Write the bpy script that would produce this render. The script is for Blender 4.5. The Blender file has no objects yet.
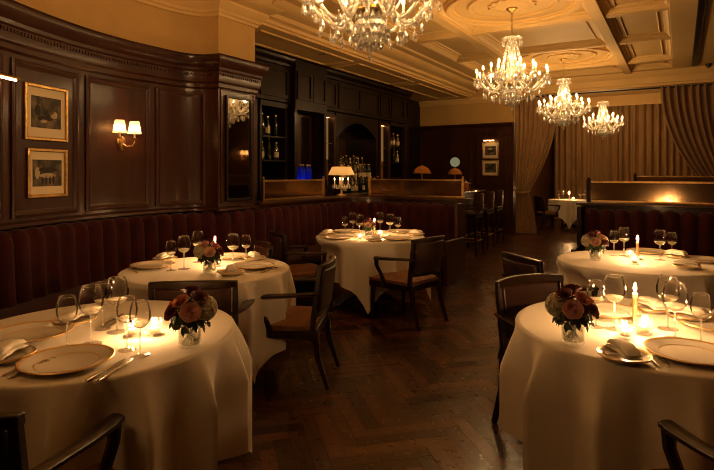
import bpy, math, random
from mathutils import Vector, Matrix
rnd = random.Random(7)
PI = math.pi
C = bpy.context.scene.collection
scene = bpy.context.scene
# ------------------------------------------------------------------ camera frame helpers
F, HX, HY, EYE = 535.0, 357.0, 172.0, 1.49
YAW = math.atan(323/535)
cs, sn = math.cos(YAW), math.sin(YAW)
def W(r, d):                       # distance to the side / ahead -> room coordinates
    return (cs*r - sn*d, sn*r + cs*d)
def P(px, py, z=0.767):            # where a sight line meets the level z
    d = F*(EYE - z)/(py - HY)
    return W(d*(px-HX)/F, d)
def DEG(a): return a*PI/180
# ------------------------------------------------------------------ mesh builder
class MB:
    def __init__(s): s.v=[]; s.f=[]; s.m=[]; s.cur=0
    def add(s, vs, fs, M=None):
        o=len(s.v)
        if M is not None: vs=[M@Vector(v) for v in vs]
        s.v.extend([tuple(v) for v in vs])
        for f in fs: s.f.append([i+o for i in f]); s.m.append(s.cur)
        return s
    def box(s, c, size, rz=0, M=None, taper=1):
        x,y,z=[k/2 for k in size]; t=taper
        vs=[(-x*t,-y*t,-z),(x*t,-y*t,-z),(x*t,y*t,-z),(-x*t,y*t,-z),(-x,-y,z),(x,-y,z),(x,y,z),(-x,y,z)]
        T=Matrix.Translation(c)@Matrix.Rotation(rz,4,'Z')
        if M is not None: T=M@T
        return s.add(vs,[(0,3,2,1),(4,5,6,7),(0,1,5,4),(1,2,6,5),(2,3,7,6),(3,0,4,7)],T)
    def rng(s, x0,x1,y0,y1,z0,z1):
        return s.box(((x0+x1)/2,(y0+y1)/2,(z0+z1)/2),(abs(x1-x0),abs(y1-y0),abs(z1-z0)))
    def lathe(s, prof, seg=24, c=(0,0,0), M=None, wob=None):
        vs=[]; fs=[]; n=len(prof)
        for i in range(seg):
            a=2*PI*i/seg
            for k,(r,z) in enumerate(prof):
                rr=r*(wob(a,k) if wob else 1)
                vs.append((c[0]+rr*math.cos(a), c[1]+rr*math.sin(a), c[2]+z))
        for i in range(seg):
            j=(i+1)%seg
            for k in range(n-1):
                fs.append((i*n+k, j*n+k, j*n+k+1, i*n+k+1))
        if prof[0][0]>1e-6: fs.append(tuple(i*n for i in range(seg))[::-1])
        if prof[-1][0]>1e-6: fs.append(tuple(i*n+n-1 for i in range(seg)))
        return s.add(vs,fs,M)
    def surf(s, prof, seg=24, c=(0,0,0)):      # lathe without end caps
        vs=[]; fs=[]; n=len(prof)
        for i in range(seg):
            a=2*PI*i/seg
            for r,z in prof: vs.append((c[0]+r*math.cos(a),c[1]+r*math.sin(a),c[2]+z))
        for i in range(seg):
            j=(i+1)%seg
            for k in range(n-1): fs.append((i*n+k,j*n+k,j*n+k+1,i*n+k+1))
        return s.add(vs,fs)
    def ball(s, c, r, seg=10, rings=6, sc=(1,1,1)):
        prof=[(r*math.sin(PI*k/rings)*1.0, -r*math.cos(PI*k/rings)) for k in range(rings+1)]
        prof[0]=(0,-r); prof[-1]=(0,r)
        M=Matrix.Translation(c)@Matrix.Diagonal((sc[0],sc[1],sc[2],1))
        return s.lathe(prof,seg,(0,0,0),M)
    def tube(s, pts, rad, seg=8, flat=None, closed=False, up=(0,0,1)):
        pts=[Vector(p) for p in pts]; n=len(pts)
        if not hasattr(rad,'__len__'): rad=[rad]*n
        vs=[]; fs=[]
        U=Vector(up)
        for i,p in enumerate(pts):
            if closed: t=pts[(i+1)%n]-pts[i-1]
            else: t=pts[min(i+1,n-1)]-pts[max(i-1,0)]
            t.normalize()
            a=t.cross(U)
            if a.length<1e-3: a=t.cross(Vector((1,0,0)) if abs(t.x)<.9 else Vector((0,1,0)))
            a.normalize(); b=a.cross(t)
            ra=rad[i]; rb=rad[i]
            if flat: ra*=flat[0]; rb*=flat[1]
            for k in range(seg):
                q=2*PI*(k+.5)/seg
                vs.append(p+a*(ra*math.cos(q))+b*(rb*math.sin(q)))
        m=n if closed else n-1
        for i in range(m):
            j=(i+1)%n
            for k in range(seg):
                l=(k+1)%seg
                fs.append((i*seg+k,i*seg+l,j*seg+l,j*seg+k))
        if not closed:
            fs.append(tuple(range(seg))[::-1]); fs.append(tuple((n-1)*seg+k for k in range(seg)))
        return s.add(vs,fs)
    def sweep(s, path, prof, closed=False, caps=True, mod=None):
        """run a profile of (offset to the right of travel, height) along a plan path"""
        n=len(path); m=len(prof); vs=[]; fs=[]
        L=0
        for i,p in enumerate(path):
            p=Vector(p[:2])
            if closed: a=Vector(path[i-1][:2]); b=Vector(path[(i+1)%n][:2])
            else: a=Vector(path[max(i-1,0)][:2]); b=Vector(path[min(i+1,n-1)][:2])
            t1=(p-a); t2=(b-p)
            if t1.length<1e-9: t1=t2.copy()
            if t2.length<1e-9: t2=t1.copy()
            if i>0: L+=(p-Vector(path[i-1][:2])).length
            t1.normalize(); t2.normalize()
            n1=Vector((t1.y,-t1.x)); n2=Vector((t2.y,-t2.x))
            nn=n1+n2
            if nn.length<1e-6: nn=n1.copy()
            nn.normalize(); k=1/max(.35,nn.dot(n1)); 
            for q,(o,z) in enumerate(prof):
                if mod: o,z=mod(L,q,o,z)
                w=p+nn*(o*k); vs.append((w.x,w.y,z))
        for i in range(n if closed else n-1):
            j=(i+1)%n
            for k in range(m-1):
                fs.append((i*m+k,i*m+k+1,j*m+k+1,j*m+k))
        if caps and not closed:
            fs.append(tuple(range(m))[::-1]); fs.append(tuple((n-1)*m+k for k in range(m)))
        return s.add(vs,fs)
    def prism(s, poly, z0, z1, M=None):
        n=len(poly)
        vs=[(x,y,z0) for x,y in poly]+[(x,y,z1) for x,y in poly]
        fs=[tuple(range(n))[::-1],tuple(range(n,2*n))]+[(i,(i+1)%n,(i+1)%n+n,i+n) for i in range(n)]
        return s.add(vs,fs,M)
    def mesh(s, name, mats, smooth=True, ang=38):
        me=bpy.data.meshes.new(name)
        me.from_pydata(s.v,[],s.f)
        if not isinstance(mats,(list,tuple)): mats=[mats]
        for m in mats: me.materials.append(m)
        if len(mats)>1:
            me.polygons.foreach_set('material_index', s.m)
        me.validate(); me.update()
        if smooth:
            me.shade_smooth(); me.set_sharp_from_angle(angle=DEG(ang))
        return me
def obj(name, mb, mat, parent=None, loc=(0,0,0), rot=(0,0,0), bevel=0, seg=2, smooth=True, ang=38, kind=None, label=None):
    me = mb if isinstance(mb, bpy.types.Mesh) else mb.mesh(name, mat, smooth, ang)
    o=bpy.data.objects.new(name, me); C.objects.link(o)
    o.location=loc; o.rotation_euler=rot
    if parent is not None: o.parent=parent
    if bevel:
        b=o.modifiers.new('edge','BEVEL'); b.width=bevel; b.segments=seg; b.limit_method='ANGLE'; b.angle_limit=DEG(40)
        b.harden_normals=False
    if kind: o['kind']=kind
    if label: o['label']=label
    return o
def tag(o, label, cat, group=None, kind=None):
    o['label']=label; o['category']=cat
    if group: o['group']=group
    if kind: o['kind']=kind
    return o
def thing(name, label=None, cat=None, loc=(0,0,0), rz=0, group=None):
    o=bpy.data.objects.new(name,None); C.objects.link(o); o.empty_display_size=.1
    o.location=loc; o.rotation_euler=(0,0,rz)
    if label: tag(o,label,cat,group)
    return o
def struct(name, mb, mat, **k):
    return obj(name, mb, mat, kind='structure', **k)
def copy_tree(o, parent=None):
    c=o.copy(); C.objects.link(c)
    c.parent=parent
    for ch in list(o.children): copy_tree(ch, c)
    return c
PROTO={}
def place(kind, maker, loc, rz, label, cat, group=None, scale=1, tilt=None):
    if kind not in PROTO:
        o=maker(); PROTO[kind]=o
    else:
        o=copy_tree(PROTO[kind])
    if len(loc)==2: loc=(loc[0],loc[1],0)
    o.location=loc; o.rotation_euler=(0,0,rz) if tilt is None else (tilt[0],tilt[1],rz)
    o.scale=(scale,)*3 if not hasattr(scale,'__len__') else scale
    tag(o,label,cat,group)
    return o
def catmull(pts, step=.06):
    out=[]
    for i in range(len(pts)-1):
        p0=Vector(pts[max(i-1,0)]); p1=Vector(pts[i]); p2=Vector(pts[i+1]); p3=Vector(pts[min(i+2,len(pts)-1)])
        n=max(2,int((p2-p1).length/step))
        for k in range(n):
            t=k/n
            out.append(tuple(0.5*((2*p1)+(p2-p0)*t+(2*p0-5*p1+4*p2-p3)*t*t+(3*p1-p0-3*p2+p3)*t**3)))
    out.append(tuple(pts[-1])); return out
# ------------------------------------------------------------------ materials
def newmat(name):
    m=bpy.data.materials.new(name); m.use_nodes=True
    nt=m.node_tree; nt.nodes.clear()
    out=nt.nodes.new('ShaderNodeOutputMaterial')
    return m,nt,out
def N(nt,t,**k):
    n=nt.nodes.new(t)
    for a,b in k.items():
        if a.startswith('_'): setattr(n,a[1:],b)
        else: n.inputs[a.replace('__',' ')].default_value=b
    return n
def rgb(c): return (c[0],c[1],c[2],1)
def pbr(name, col, rough=.5, metal=0, col2=None, scale=(8,8,8), detail=4, coat=0, sheen=0, spec=.5, bump=0, bscale=60, bdist=.002, rr=0, trans=0, mixrange=(.35,.65), sub=0):
    m,nt,out=newmat(name)
    b=N(nt,'ShaderNodeBsdfPrincipled',Roughness=rough,Metallic=metal)
    b.inputs['Base Color'].default_value=rgb(col)
    b.inputs['Specular IOR Level'].default_value=spec
    b.inputs['Coat Weight'].default_value=coat; b.inputs['Coat Roughness'].default_value=.15
    b.inputs['Sheen Weight'].default_value=sheen; b.inputs['Sheen Roughness'].default_value=.4
    tc=N(nt,'ShaderNodeTexCoord')
    if col2 is not None or rr:
        mp=N(nt,'ShaderNodeMapping'); mp.inputs['Scale'].default_value=scale
        nt.links.new(tc.outputs['Object'],mp.inputs['Vector'])
        no=N(nt,'ShaderNodeTexNoise',Scale=1.0,Detail=detail,Roughness=.6); nt.links.new(mp.outputs[0],no.inputs['Vector'])
        mr=N(nt,'ShaderNodeMapRange'); mr.inputs[1].default_value=mixrange[0]; mr.inputs[2].default_value=mixrange[1]
        nt.links.new(no.outputs['Fac'],mr.inputs[0])
        if col2 is not None:
            mx=N(nt,'ShaderNodeMix',_data_type='RGBA'); mx.inputs[6].default_value=rgb(col); mx.inputs[7].default_value=rgb(col2)
            nt.links.new(mr.outputs[0],mx.inputs[0]); nt.links.new(mx.outputs[2],b.inputs['Base Color'])
        if rr:
            m2=N(nt,'ShaderNodeMapRange'); m2.inputs[3].default_value=rough; m2.inputs[4].default_value=rough+rr
            nt.links.new(mr.outputs[0],m2.inputs[0]); nt.links.new(m2.outputs[0],b.inputs['Roughness'])
    if bump:
        nb=N(nt,'ShaderNodeTexNoise',Scale=bscale,Detail=3); nt.links.new(tc.outputs['Object'],nb.inputs['Vector'])
        bp=N(nt,'ShaderNodeBump',Strength=bump,Distance=bdist); nt.links.new(nb.outputs['Fac'],bp.inputs['Height'])
        nt.links.new(bp.outputs[0],b.inputs['Normal'])
    nt.links.new(b.outputs[0],out.inputs[0])
    return m
def emit(name, col, strength):
    m,nt,out=newmat(name); e=N(nt,'ShaderNodeEmission',Strength=strength); e.inputs[0].default_value=rgb(col)
    nt.links.new(e.outputs[0],out.inputs[0]); return m
def thin_glass(name, tint=(1,1,1), ior=1.45, rough=.02, gain=1.0, base=.03, edge=.25):
    m,nt,out=newmat(name)
    t=N(nt,'ShaderNodeBsdfTransparent'); t.inputs[0].default_value=rgb(tint)
    g=N(nt,'ShaderNodeBsdfGlossy',Roughness=rough)
    lw=N(nt,'ShaderNodeLayerWeight',Blend=edge)
    mr=N(nt,'ShaderNodeMapRange'); mr.inputs[3].default_value=base; mr.inputs[4].default_value=gain
    nt.links.new(lw.outputs['Fresnel'],mr.inputs[0])
    mx=N(nt,'ShaderNodeMixShader'); nt.links.new(mr.outputs[0],mx.inputs[0])
    nt.links.new(t.outputs[0],mx.inputs[1]); nt.links.new(g.outputs[0],mx.inputs[2])
    nt.links.new(mx.outputs[0],out.inputs[0]); return m
def crystal(name, col=(1,.97,.92), clear=.45, glossy=.55, rough=.06, tint=(1,1,1), both=False):
    m,nt,out=newmat(name)
    t=N(nt,'ShaderNodeBsdfTransparent'); t.inputs[0].default_value=rgb(tint)
    g=N(nt,'ShaderNodeBsdfGlossy',Roughness=rough); g.inputs[0].default_value=rgb(col)
    d=N(nt,'ShaderNodeBsdfTranslucent'); d.inputs[0].default_value=rgb(col)
    if both:
        d0=N(nt,'ShaderNodeBsdfDiffuse'); d0.inputs[0].default_value=rgb(col); d1=N(nt,'ShaderNodeMixShader',Fac=.5)
        nt.links.new(d.outputs[0],d1.inputs[1]); nt.links.new(d0.outputs[0],d1.inputs[2]); d=d1
    a=N(nt,'ShaderNodeMixShader',Fac=glossy); nt.links.new(d.outputs[0],a.inputs[1]); nt.links.new(g.outputs[0],a.inputs[2])
    b=N(nt,'ShaderNodeMixShader',Fac=1-clear); nt.links.new(t.outputs[0],b.inputs[1]); nt.links.new(a.outputs[0],b.inputs[2])
    nt.links.new(b.outputs[0],out.inputs[0]); return m
def fabric_trans(name, col, tr=.4, bump=.1):
    m,nt,out=newmat(name)
    d=N(nt,'ShaderNodeBsdfDiffuse'); d.inputs[0].default_value=rgb(col)
    t=N(nt,'ShaderNodeBsdfTranslucent'); t.inputs[0].default_value=rgb(col)
    a=N(nt,'ShaderNodeMixShader',Fac=tr); nt.links.new(d.outputs[0],a.inputs[1]); nt.links.new(t.outputs[0],a.inputs[2])
    nt.links.new(a.outputs[0],out.inputs[0]); return m
def wood_floor():
    m,nt,out=newmat('herringbone_oak')
    b=N(nt,'ShaderNodeBsdfPrincipled'); b.inputs['Coat Weight'].default_value=.45; b.inputs['Coat Roughness'].default_value=.2
    uv=N(nt,'ShaderNodeUVMap',_uv_map='UVMap'); at=N(nt,'ShaderNodeAttribute',_attribute_name='plank')
    mp=N(nt,'ShaderNodeMapping'); mp.inputs['Scale'].default_value=(3.5,60,1); nt.links.new(uv.outputs[0],mp.inputs[0])
    no=N(nt,'ShaderNodeTexNoise',Scale=1,Detail=6,Roughness=.65); nt.links.new(mp.outputs[0],no.inputs['Vector'])
    ad=N(nt,'ShaderNodeMath',_operation='MULTIPLY_ADD'); nt.links.new(at.outputs['Fac'],ad.inputs[0]); ad.inputs[1].default_value=.6; nt.links.new(no.outputs['Fac'],ad.inputs[2])
    cr=N(nt,'ShaderNodeValToRGB'); e=cr.color_ramp.elements
    e[0].position=.3; e[0].color=(.010,.0035,.0014,1); e[1].position=1.0; e[1].color=(.12,.046,.016,1)
    k=e.new(.65); k.color=(.036,.0135,.005,1)
    nt.links.new(ad.outputs[0],cr.inputs[0]); nt.links.new(cr.outputs[0],b.inputs['Base Color'])
    n2=N(nt,'ShaderNodeTexNoise',Scale=22,Detail=5); tc=N(nt,'ShaderNodeTexCoord'); nt.links.new(tc.outputs['Object'],n2.inputs['Vector'])
    mr=N(nt,'ShaderNodeMapRange'); mr.inputs[3].default_value=.22; mr.inputs[4].default_value=.36; nt.links.new(n2.outputs['Fac'],mr.inputs[0]); nt.links.new(mr.outputs[0],b.inputs['Roughness'])
    hm=N(nt,'ShaderNodeMath',_operation='MULTIPLY_ADD'); nt.links.new(n2.outputs['Fac'],hm.inputs[0]); hm.inputs[1].default_value=.9; nt.links.new(no.outputs['Fac'],hm.inputs[2])
    bp=N(nt,'ShaderNodeBump',Strength=.3,Distance=.0008); nt.links.new(hm.outputs[0],bp.inputs['Height']); nt.links.new(bp.outputs[0],b.inputs['Normal']); nt.links.new(bp.outputs[0],b.inputs['Coat Normal'])
    nt.links.new(b.outputs[0],out.inputs[0]); return m
M={}
M['wood']=pbr('dark_mahogany',(.024,.0062,.0021),.36,spec=.25,col2=(.056,.0155,.0048),scale=(9,9,1.1),detail=6,coat=.15,mixrange=(.3,.7),rr=.1)
M['wood_dark']=pbr('ebonised_wood',(.0065,.0024,.0013),.4,spec=.18,col2=(.014,.0046,.0022),scale=(9,9,1.2),coat=.08)
M['chair_wood']=pbr('polished_chair_wood',(.010,.0036,.0018),.3,col2=(.024,.0085,.004),scale=(20,20,4),coat=.2)
M['floor']=wood_floor()
M['under']=pbr('subfloor',(.01,.006,.004),.8)
M['cream']=pbr('cream_wall_paint',(.54,.335,.112),.8,col2=(.48,.295,.095),scale=(2,2,2))
M['ceil']=pbr('cream_ceiling_paint',(.70,.46,.175),.65,col2=(.64,.41,.15),scale=(1.5,1.5,1.5),mixrange=(.2,.8))
M['cloth']=pbr('white_linen',(.80,.74,.64),.85,col2=(.76,.70,.60),scale=(60,60,60),bump=.08,bscale=320,bdist=.0006,sheen=.15)
M['napkin']=pbr('napkin_linen',(.82,.77,.68),.85,bump=.1,bscale=260,bdist=.0006)
M['velvet']=pbr('burgundy_velvet',(.042,.0036,.0045),.85,spec=.2,col2=(.026,.0023,.0026),scale=(6,6,6),sheen=.12,bump=.05,bscale=200,bdist=.001)
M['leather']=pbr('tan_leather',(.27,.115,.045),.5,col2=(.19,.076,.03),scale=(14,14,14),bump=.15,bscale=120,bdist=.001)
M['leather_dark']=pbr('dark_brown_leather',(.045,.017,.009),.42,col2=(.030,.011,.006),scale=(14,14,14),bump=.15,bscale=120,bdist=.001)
M['brass']=pbr('aged_brass',(.62,.40,.15),.38,1,col2=(.42,.25,.09),scale=(20,20,20))
M['gold']=pbr('gold_gilding',(.88,.60,.24),.42,1)
M['gilt']=pbr('gilded_frame',(.62,.39,.13),.35,1,col2=(.40,.24,.08),scale=(30,30,30))
M['silver']=pbr('silver_cutlery',(.75,.70,.62),.16,1)
M['china']=pbr('white_porcelain',(.78,.72,.62),.12,coat=.4)
M['wax']=pbr('ivory_wax',(.85,.72,.5),.45)
M['amber_wax']=pbr('amber_wax',(.62,.36,.13),.4)
M['wick']=pbr('wick',(.02,.015,.01),.9)
M['tealight_flame']=emit('tealight_flame',(1,.51,.19),2100)
M['teawax']=pbr('tealight_wax',(.30,.18,.08),.5)
M['flame']=emit('candle_flame',(1,.51,.19),3000)
M['bulb']=emit('warm_bulb',(1,.59,.235),500)
M['lampbulb']=emit('lamp_bulb',(1,.53,.19),230)
M['glass']=thin_glass('clear_glass',(.985,.98,.97),base=.045,gain=.9,edge=.16)
M['vaseglass']=crystal('vase_glass',(1,.96,.88),clear=.66,glossy=.55,rough=.2)
M['votive']=crystal('cut_glass_votive',(1,.9,.75),clear=.86,glossy=.85,rough=.12)
M['crystal']=crystal('chandelier_crystal',(1,.96,.88),clear=.32,glossy=.58,rough=.32,both=True)
M['partglass']=crystal('amber_glass_panel',(.74,.53,.30),clear=.28,glossy=.82,rough=.10,tint=(.45,.34,.2))
M['mirror']=pbr('mirror',(.62,.58,.5),.03,1)
M['bottle_dark']=pbr('dark_bottle_glass',(.012,.02,.010),.08,coat=.5)
M['bottle_clear']=crystal('clear_bottle_glass',(.9,.85,.7),clear=.45,glossy=.7,rough=.06)
M['bottle_amber']=pbr('amber_bottle_glass',(.16,.055,.012),.08,coat=.5)
M['bottle_blue']=crystal('blue_bottle_glass',(.10,.2,.9),clear=.3,glossy=.35,rough=.1,tint=(.2,.35,1))
M['led']=emit('blue_led',(.04,.12,1),3.2)
M['shadebulb']=emit('shade_bulb',(1,.52,.16),40)
M['hoodbulb']=emit('picture_bulb',(1,.54,.2),22)
M['paper']=pbr('bottle_label_paper',(.6,.5,.34),.7)
M['shade']=fabric_trans('parchment_shade',(.88,.74,.52),.55)
M['shade_amber']=fabric_trans('amber_glass_shade',(.62,.26,.07),.6)
M['globe']=emit('milk_glass_globe',(.52,.50,.26),.36)
M['curtain']=pbr('gold_brown_drape',(.38,.225,.095),.8,col2=(.30,.17,.066),scale=(5,5,1),sheen=.2,bump=.06,bscale=200,bdist=.001)
M['mat']=pbr('picture_mat_board',(.70,.58,.38),.8)
M['print']=pbr('sepia_print',(.018,.012,.007),.6,col2=(.16,.11,.06),scale=(14,14,9),detail=8,mixrange=(.42,.68))
M['ink']=pbr('print_ink',(.012,.009,.006),.7)
M['pale']=pbr('print_highlight',(.42,.34,.22),.7)
M['black']=pbr('black_plastic',(.008,.007,.006),.4)
M['stonetop']=pbr('bar_marble',(.10,.07,.05),.15,col2=(.2,.15,.1),scale=(6,6,6),coat=.3)
def petal(name,c,c2): return pbr(name,c,.6,col2=c2,scale=(30,30,30),sheen=.3)
M['rose_dark']=petal('burgundy_petal',(.21,.018,.03),(.12,.011,.018))
M['rose_mauve']=petal('mauve_petal',(.70,.38,.34),(.58,.27,.26))
M['rose_pink']=petal('dusky_pink_petal',(.70,.30,.21),(.56,.20,.15))
M['rose_blush']=petal('blush_petal',(.72,.45,.32),(.6,.33,.22))
M['hydra']=petal('hydrangea_petal',(.60,.52,.36),(.42,.38,.24))
M['leaf']=pbr('dark_leaf',(.03,.05,.016),.5,col2=(.05,.08,.022),scale=(20,20,20))
M['stemg']=pbr('green_stem',(.06,.09,.025),.5)
M['wine']=crystal('pale_wine',(1,.93,.74),clear=.55,glossy=.3,rough=.05)
M['water']=thin_glass('vase_water',(.9,.92,.85),base=.05,gain=.5)

def real_glass():
    m,nt,out=newmat('solid_glass'); b=N(nt,'ShaderNodeBsdfGlass',Roughness=.01,IOR=1.46); nt.links.new(b.outputs[0],out.inputs[0]); return m
M['solidglass']=crystal('glass_stem',(1,.97,.9),clear=.55,glossy=.65,rough=.05)
M['nichewood']=pbr('niche_wood',(.30,.16,.06),.4,col2=(.24,.12,.045),scale=(9,9,2))

M['dropcrystal']=crystal('drop_crystal',(1,.97,.91),clear=.30,glossy=.70,rough=.25,both=True)
M['drape_dark']=pbr('umber_drape',(.27,.155,.068),.8,col2=(.21,.115,.048),scale=(5,5,1),sheen=.15)  # curtain cloth with the shade of facing away put into its colour
EXPOSURE=0.0
# ================================================================== THE ROOM
ZC, ZS, YB, XR, YF = 3.63, 3.34, 13.0, 2.6, -2.6
YA, XA = 17.9, -3.45               # alcove back, left end of the opening
# ---- floor: herringbone planks
def build_floor():
    n=6; w=.088; L=n*w
    me=bpy.data.meshes.new('floor')
    vs=[];fs=[];uvs=[];cols=[]
    R=Matrix.Rotation(PI/4,2); r=random.Random(3)
    g=.0012
    def plank(x0,y0,x1,y1,horiz):
        c=R@Vector(((x0+x1)/2,(y0+y1)/2))
        if not(-6.3<c.x<XR+.3 and YF-.3<c.y<YA+.3): return
        o=len(vs); tl=[r.uniform(-.0013,.0013) for _ in range(2)]
        cs_=[(x0+g,y0+g),(x1-g,y0+g),(x1-g,y1-g),(x0+g,y1-g)]
        for k,(x,y) in enumerate(cs_):
            p=R@Vector((x,y))
            vs.append((p.x,p.y,tl[0]*(1 if k in(0,3) else -1)+tl[1]*(1 if k<2 else -1)))
        fs.append((o,o+1,o+2,o+3))
        a=r.random(); ox,oy=r.uniform(0,50),r.uniform(0,50)
        for x,y in cs_:
            u,v=((x-x0),(y-y0)) if horiz else ((y-y0),(x-x0))
            uvs.append((u+ox,v+oy)); cols.append(a)
    T=int(20/w)
    for t in range(-T,T):
        for b in range(-30,31):
            x=t*w+2*L*b; y=t*w
            if abs(x)<22: plank(x,y,x+L,y+w,True)
            x=t*w; y=(t-2*n+1)*w+2*L*b
            if abs(y)<22: plank(x,y,x+w,y+L,False)
    me.from_pydata(vs,[],fs)
    uv=me.uv_layers.new(name='UVMap'); uv.data.foreach_set('uv',[k for q in uvs for k in q])
    at=me.attributes.new('plank','FLOAT','CORNER'); at.data.foreach_set('value',cols)
    me.materials.append(M['floor']); me.update()
    o=bpy.data.objects.new('floor',me); C.objects.link(o); o['kind']='structure'
    m=MB(); m.rng(-6.4,XR+.3,YF-.3,YA+.3,-.12,-.004); struct('floor_base',m,M['under'])
build_floor()
# ---- curved panelled wall, pier, walls by the bar
WALL=[(-2.7,.25),(-3.3,.55),(-3.75,.95),(-4.15,1.45),(-4.51,2.12),(-4.74,2.75),(-4.845,3.3),(-4.85,3.75),(-4.83,4.05),(-4.75,4.26),(-4.62,4.37)]
wall_curve=catmull(WALL,.06)
pier=[(-4.5,4.40),(-4.5,5.02),(-5.9,5.02)]
front=[(-2.7,YF),(-2.7,.0)]
left_path=front+wall_curve+pier
m=MB(); m.sweep(left_path,[(-.15,0),(0,0),(0,2.45),(-.15,2.45)],caps=True)
struct('wall_left',m,M['wood'],ang=30)
m=MB(); m.sweep(left_path,[(0,2.44),(.022,2.46),(.022,2.50),(.04,2.52),(.045,2.56),(.045,2.63),(.06,2.645),(.065,2.675),(.09,2.70),(.11,2.74),(.118,2.77),(.118,2.795),(.13,2.81),(0,2.812),(-.15,2.812),(-.15,2.44)])
# dentil course
acc=0; 
for i in range(1,len(left_path)):
    a=Vector(left_path[i-1]); b=Vector(left_path[i]); t=(b-a); l=t.length
    if a.y<.8 and a.x>-3.5: continue
    t.normalize(); nrm=Vector((t.y,-t.x)); k=-acc%.036
    while k<l:
        p=a+t*k+nrm*.05
        m.box((p.x,p.y,2.60),(.024,.012,.028),math.atan2(t.y,t.x)); k+=.036
    acc=(acc+l)%.036
struct('trim_1',m,M['wood'],ang=30)
m=MB(); m.sweep(left_path,[(-.15,2.81),(-.004,2.81),(-.004,ZC),(-.15,ZC)]); struct('wall_upper_left',m,M['cream'],ang=30)
CORN=[(-.004,3.20),(.02,3.20),(.028,3.225),(.05,3.235),(.05,3.27),(.085,3.30),(.10,3.33),(.10,3.35),(.15,3.37),(.15,3.40)]
m=MB(); m.sweep(left_path,[(-.004,3.27),(.02,3.27),(.03,3.30),(.05,3.31),(.055,3.34),(.09,3.37),(.12,3.41),(.12,3.44),(.20,3.47),(.27,3.53),(.29,3.58),(.29,ZC),(-.004,ZC)]); struct('trim_2',m,M['ceil'],ang=30)
# panel mouldings following the curve
def subpath(y0,y1):
    pts=[p for p in wall_curve if y0<p[1]<y1]
    def at(y):
        for a,b in zip(wall_curve,wall_curve[1:]):
            if a[1]<=y<=b[1]:
                f=(y-a[1])/(b[1]-a[1]); return (a[0]+(b[0]-a[0])*f,y)
    return [at(y0)]+pts+[at(y1)]
PM=[(0,-.03),(.016,-.03),(.022,-.018),(.022,-.006),(.010,.010),(.006,.026),(0,.026)]
def wall_panel(mb,y0,y1,z0,z1):
    sp=subpath(y0,y1)
    mb.sweep(sp,[(o,z0+z) for o,z in PM]); mb.sweep(sp,[(o,z1-z) for o,z in PM[::-1]])
    for (p,q) in ((sp[0],sp[1]),(sp[-1],sp[-2])):
        a=math.atan2(q[1]-p[1],q[0]-p[0]); t=Vector((q[0]-p[0],q[1]-p[1])).normalized()
        nn=Vector((t.y,-t.x)); 
        if nn.x<0: nn=-nn
        M4=Matrix(((t.x,nn.x,0,p[0]),(t.y,nn.y,0,p[1]),(0,0,1,0),(0,0,0,1)))
        mb.prism([(z,o) for o,z in PM],z0-.03,z1+.03,M4)
m=MB()
for a in ((1.05,1.42),(1.52,2.1),(2.24,2.88),(3.02,3.72),(3.85,4.33)): wall_panel(m,a[0],a[1],1.15,2.37)
struct('trim_3',m,M['wood'],ang=30)
m=MB(); m.sweep(front+wall_curve+pier[:2],[(0,1.035),(.03,1.035),(.07,1.05),(.07,1.075),(.045,1.085),(.02,1.09),(0,1.09)]); struct('trim_4',m,M['wood'],ang=30)
# pier mirror surround
m=MB()
def pier_frame(mb,y0,y1,z0,z1,t=.035,x=-4.5,d=.02):
    mb.rng(x,x+d,y0-t,y0,z0-t,z1+t); mb.rng(x,x+d,y1,y1+t,z0-t,z1+t)
    mb.rng(x,x+d,y0,y1,z0-t,z0); mb.rng(x,x+d,y0,y1,z1,z1+t)
pier_frame(m,4.44,4.97,1.15,2.43,.012,-4.5,.012)
struct('trim_5',m,M['wood'],bevel=.004)
t=thing('wall_mirror','tall dark-framed wall mirror on the pier between curved wall and bar','mirror',(-4.5,4.72,1.16))
m=MB(); pier_frame(m,-.19,.19,.02,1.19,.03,.0,.03); obj('frame',m,M['wood_dark'],t,bevel=.004)
m=MB(); m.rng(0,.012,-.19,.19,.02,1.19); obj('mirror_glass',m,M['mirror'],t)
# ---- bar wall, back wall, alcove, right wall, front wall
m=MB(); m.rng(-6.2,-5.9,4.9,YB+.2,0,ZC); struct('wall_bar',m,M['wood_dark'])
m=MB(); m.rng(-5.9,XA,YB,YB+.2,0,2.69); struct('wall_back',m,M['wood'])
m=MB(); m.rng(-5.9,XA,YB,YB+.2,2.69,ZC); struct('wall_upper_back',m,M['cream'])
m=MB(); m.sweep([(-5.9,YB),(XA,YB)],[(0,2.58),(.02,2.58),(.03,2.62),(.07,2.66),(.07,2.69),(0,2.70)])
for x0,x1 in ((-5.75,-5.2),(-5.05,-4.5),(-4.35,-3.62)):
    for z0,z1 in ((.25,.95),(1.15,2.45)):
        for (a,b,c,d) in ((x0,x1,z0,z0+.03),(x0,x1,z1-.03,z1),(x0,x0+.03,z0,z1),(x1-.03,x1,z0,z1)):
            m.rng(a,b,YB-.02,YB,c,d)
m.rng(-5.9,XA,YB-.04,YB,0,.14)
struct('trim_6',m,M['wood'])
m=MB(); m.rng(XA-.2,XA,YB+.2,YA,0,ZC+.2); struct('wall_alcove_left',m,M['wood'])
m=MB(); m.rng(XA-.2,XR+.2,YA,YA+.2,0,ZC+.2); struct('wall_alcove_back',m,M['cream'])
m=MB(); m.rng(XR,XR+.2,YF,YA,0,ZC+.2); struct('wall_right',m,M['wood'])
m=MB(); m.rng(-2.85,XR,YF-.2,YF,0,ZC+.2); struct('wall_front',m,M['wood'])
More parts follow.
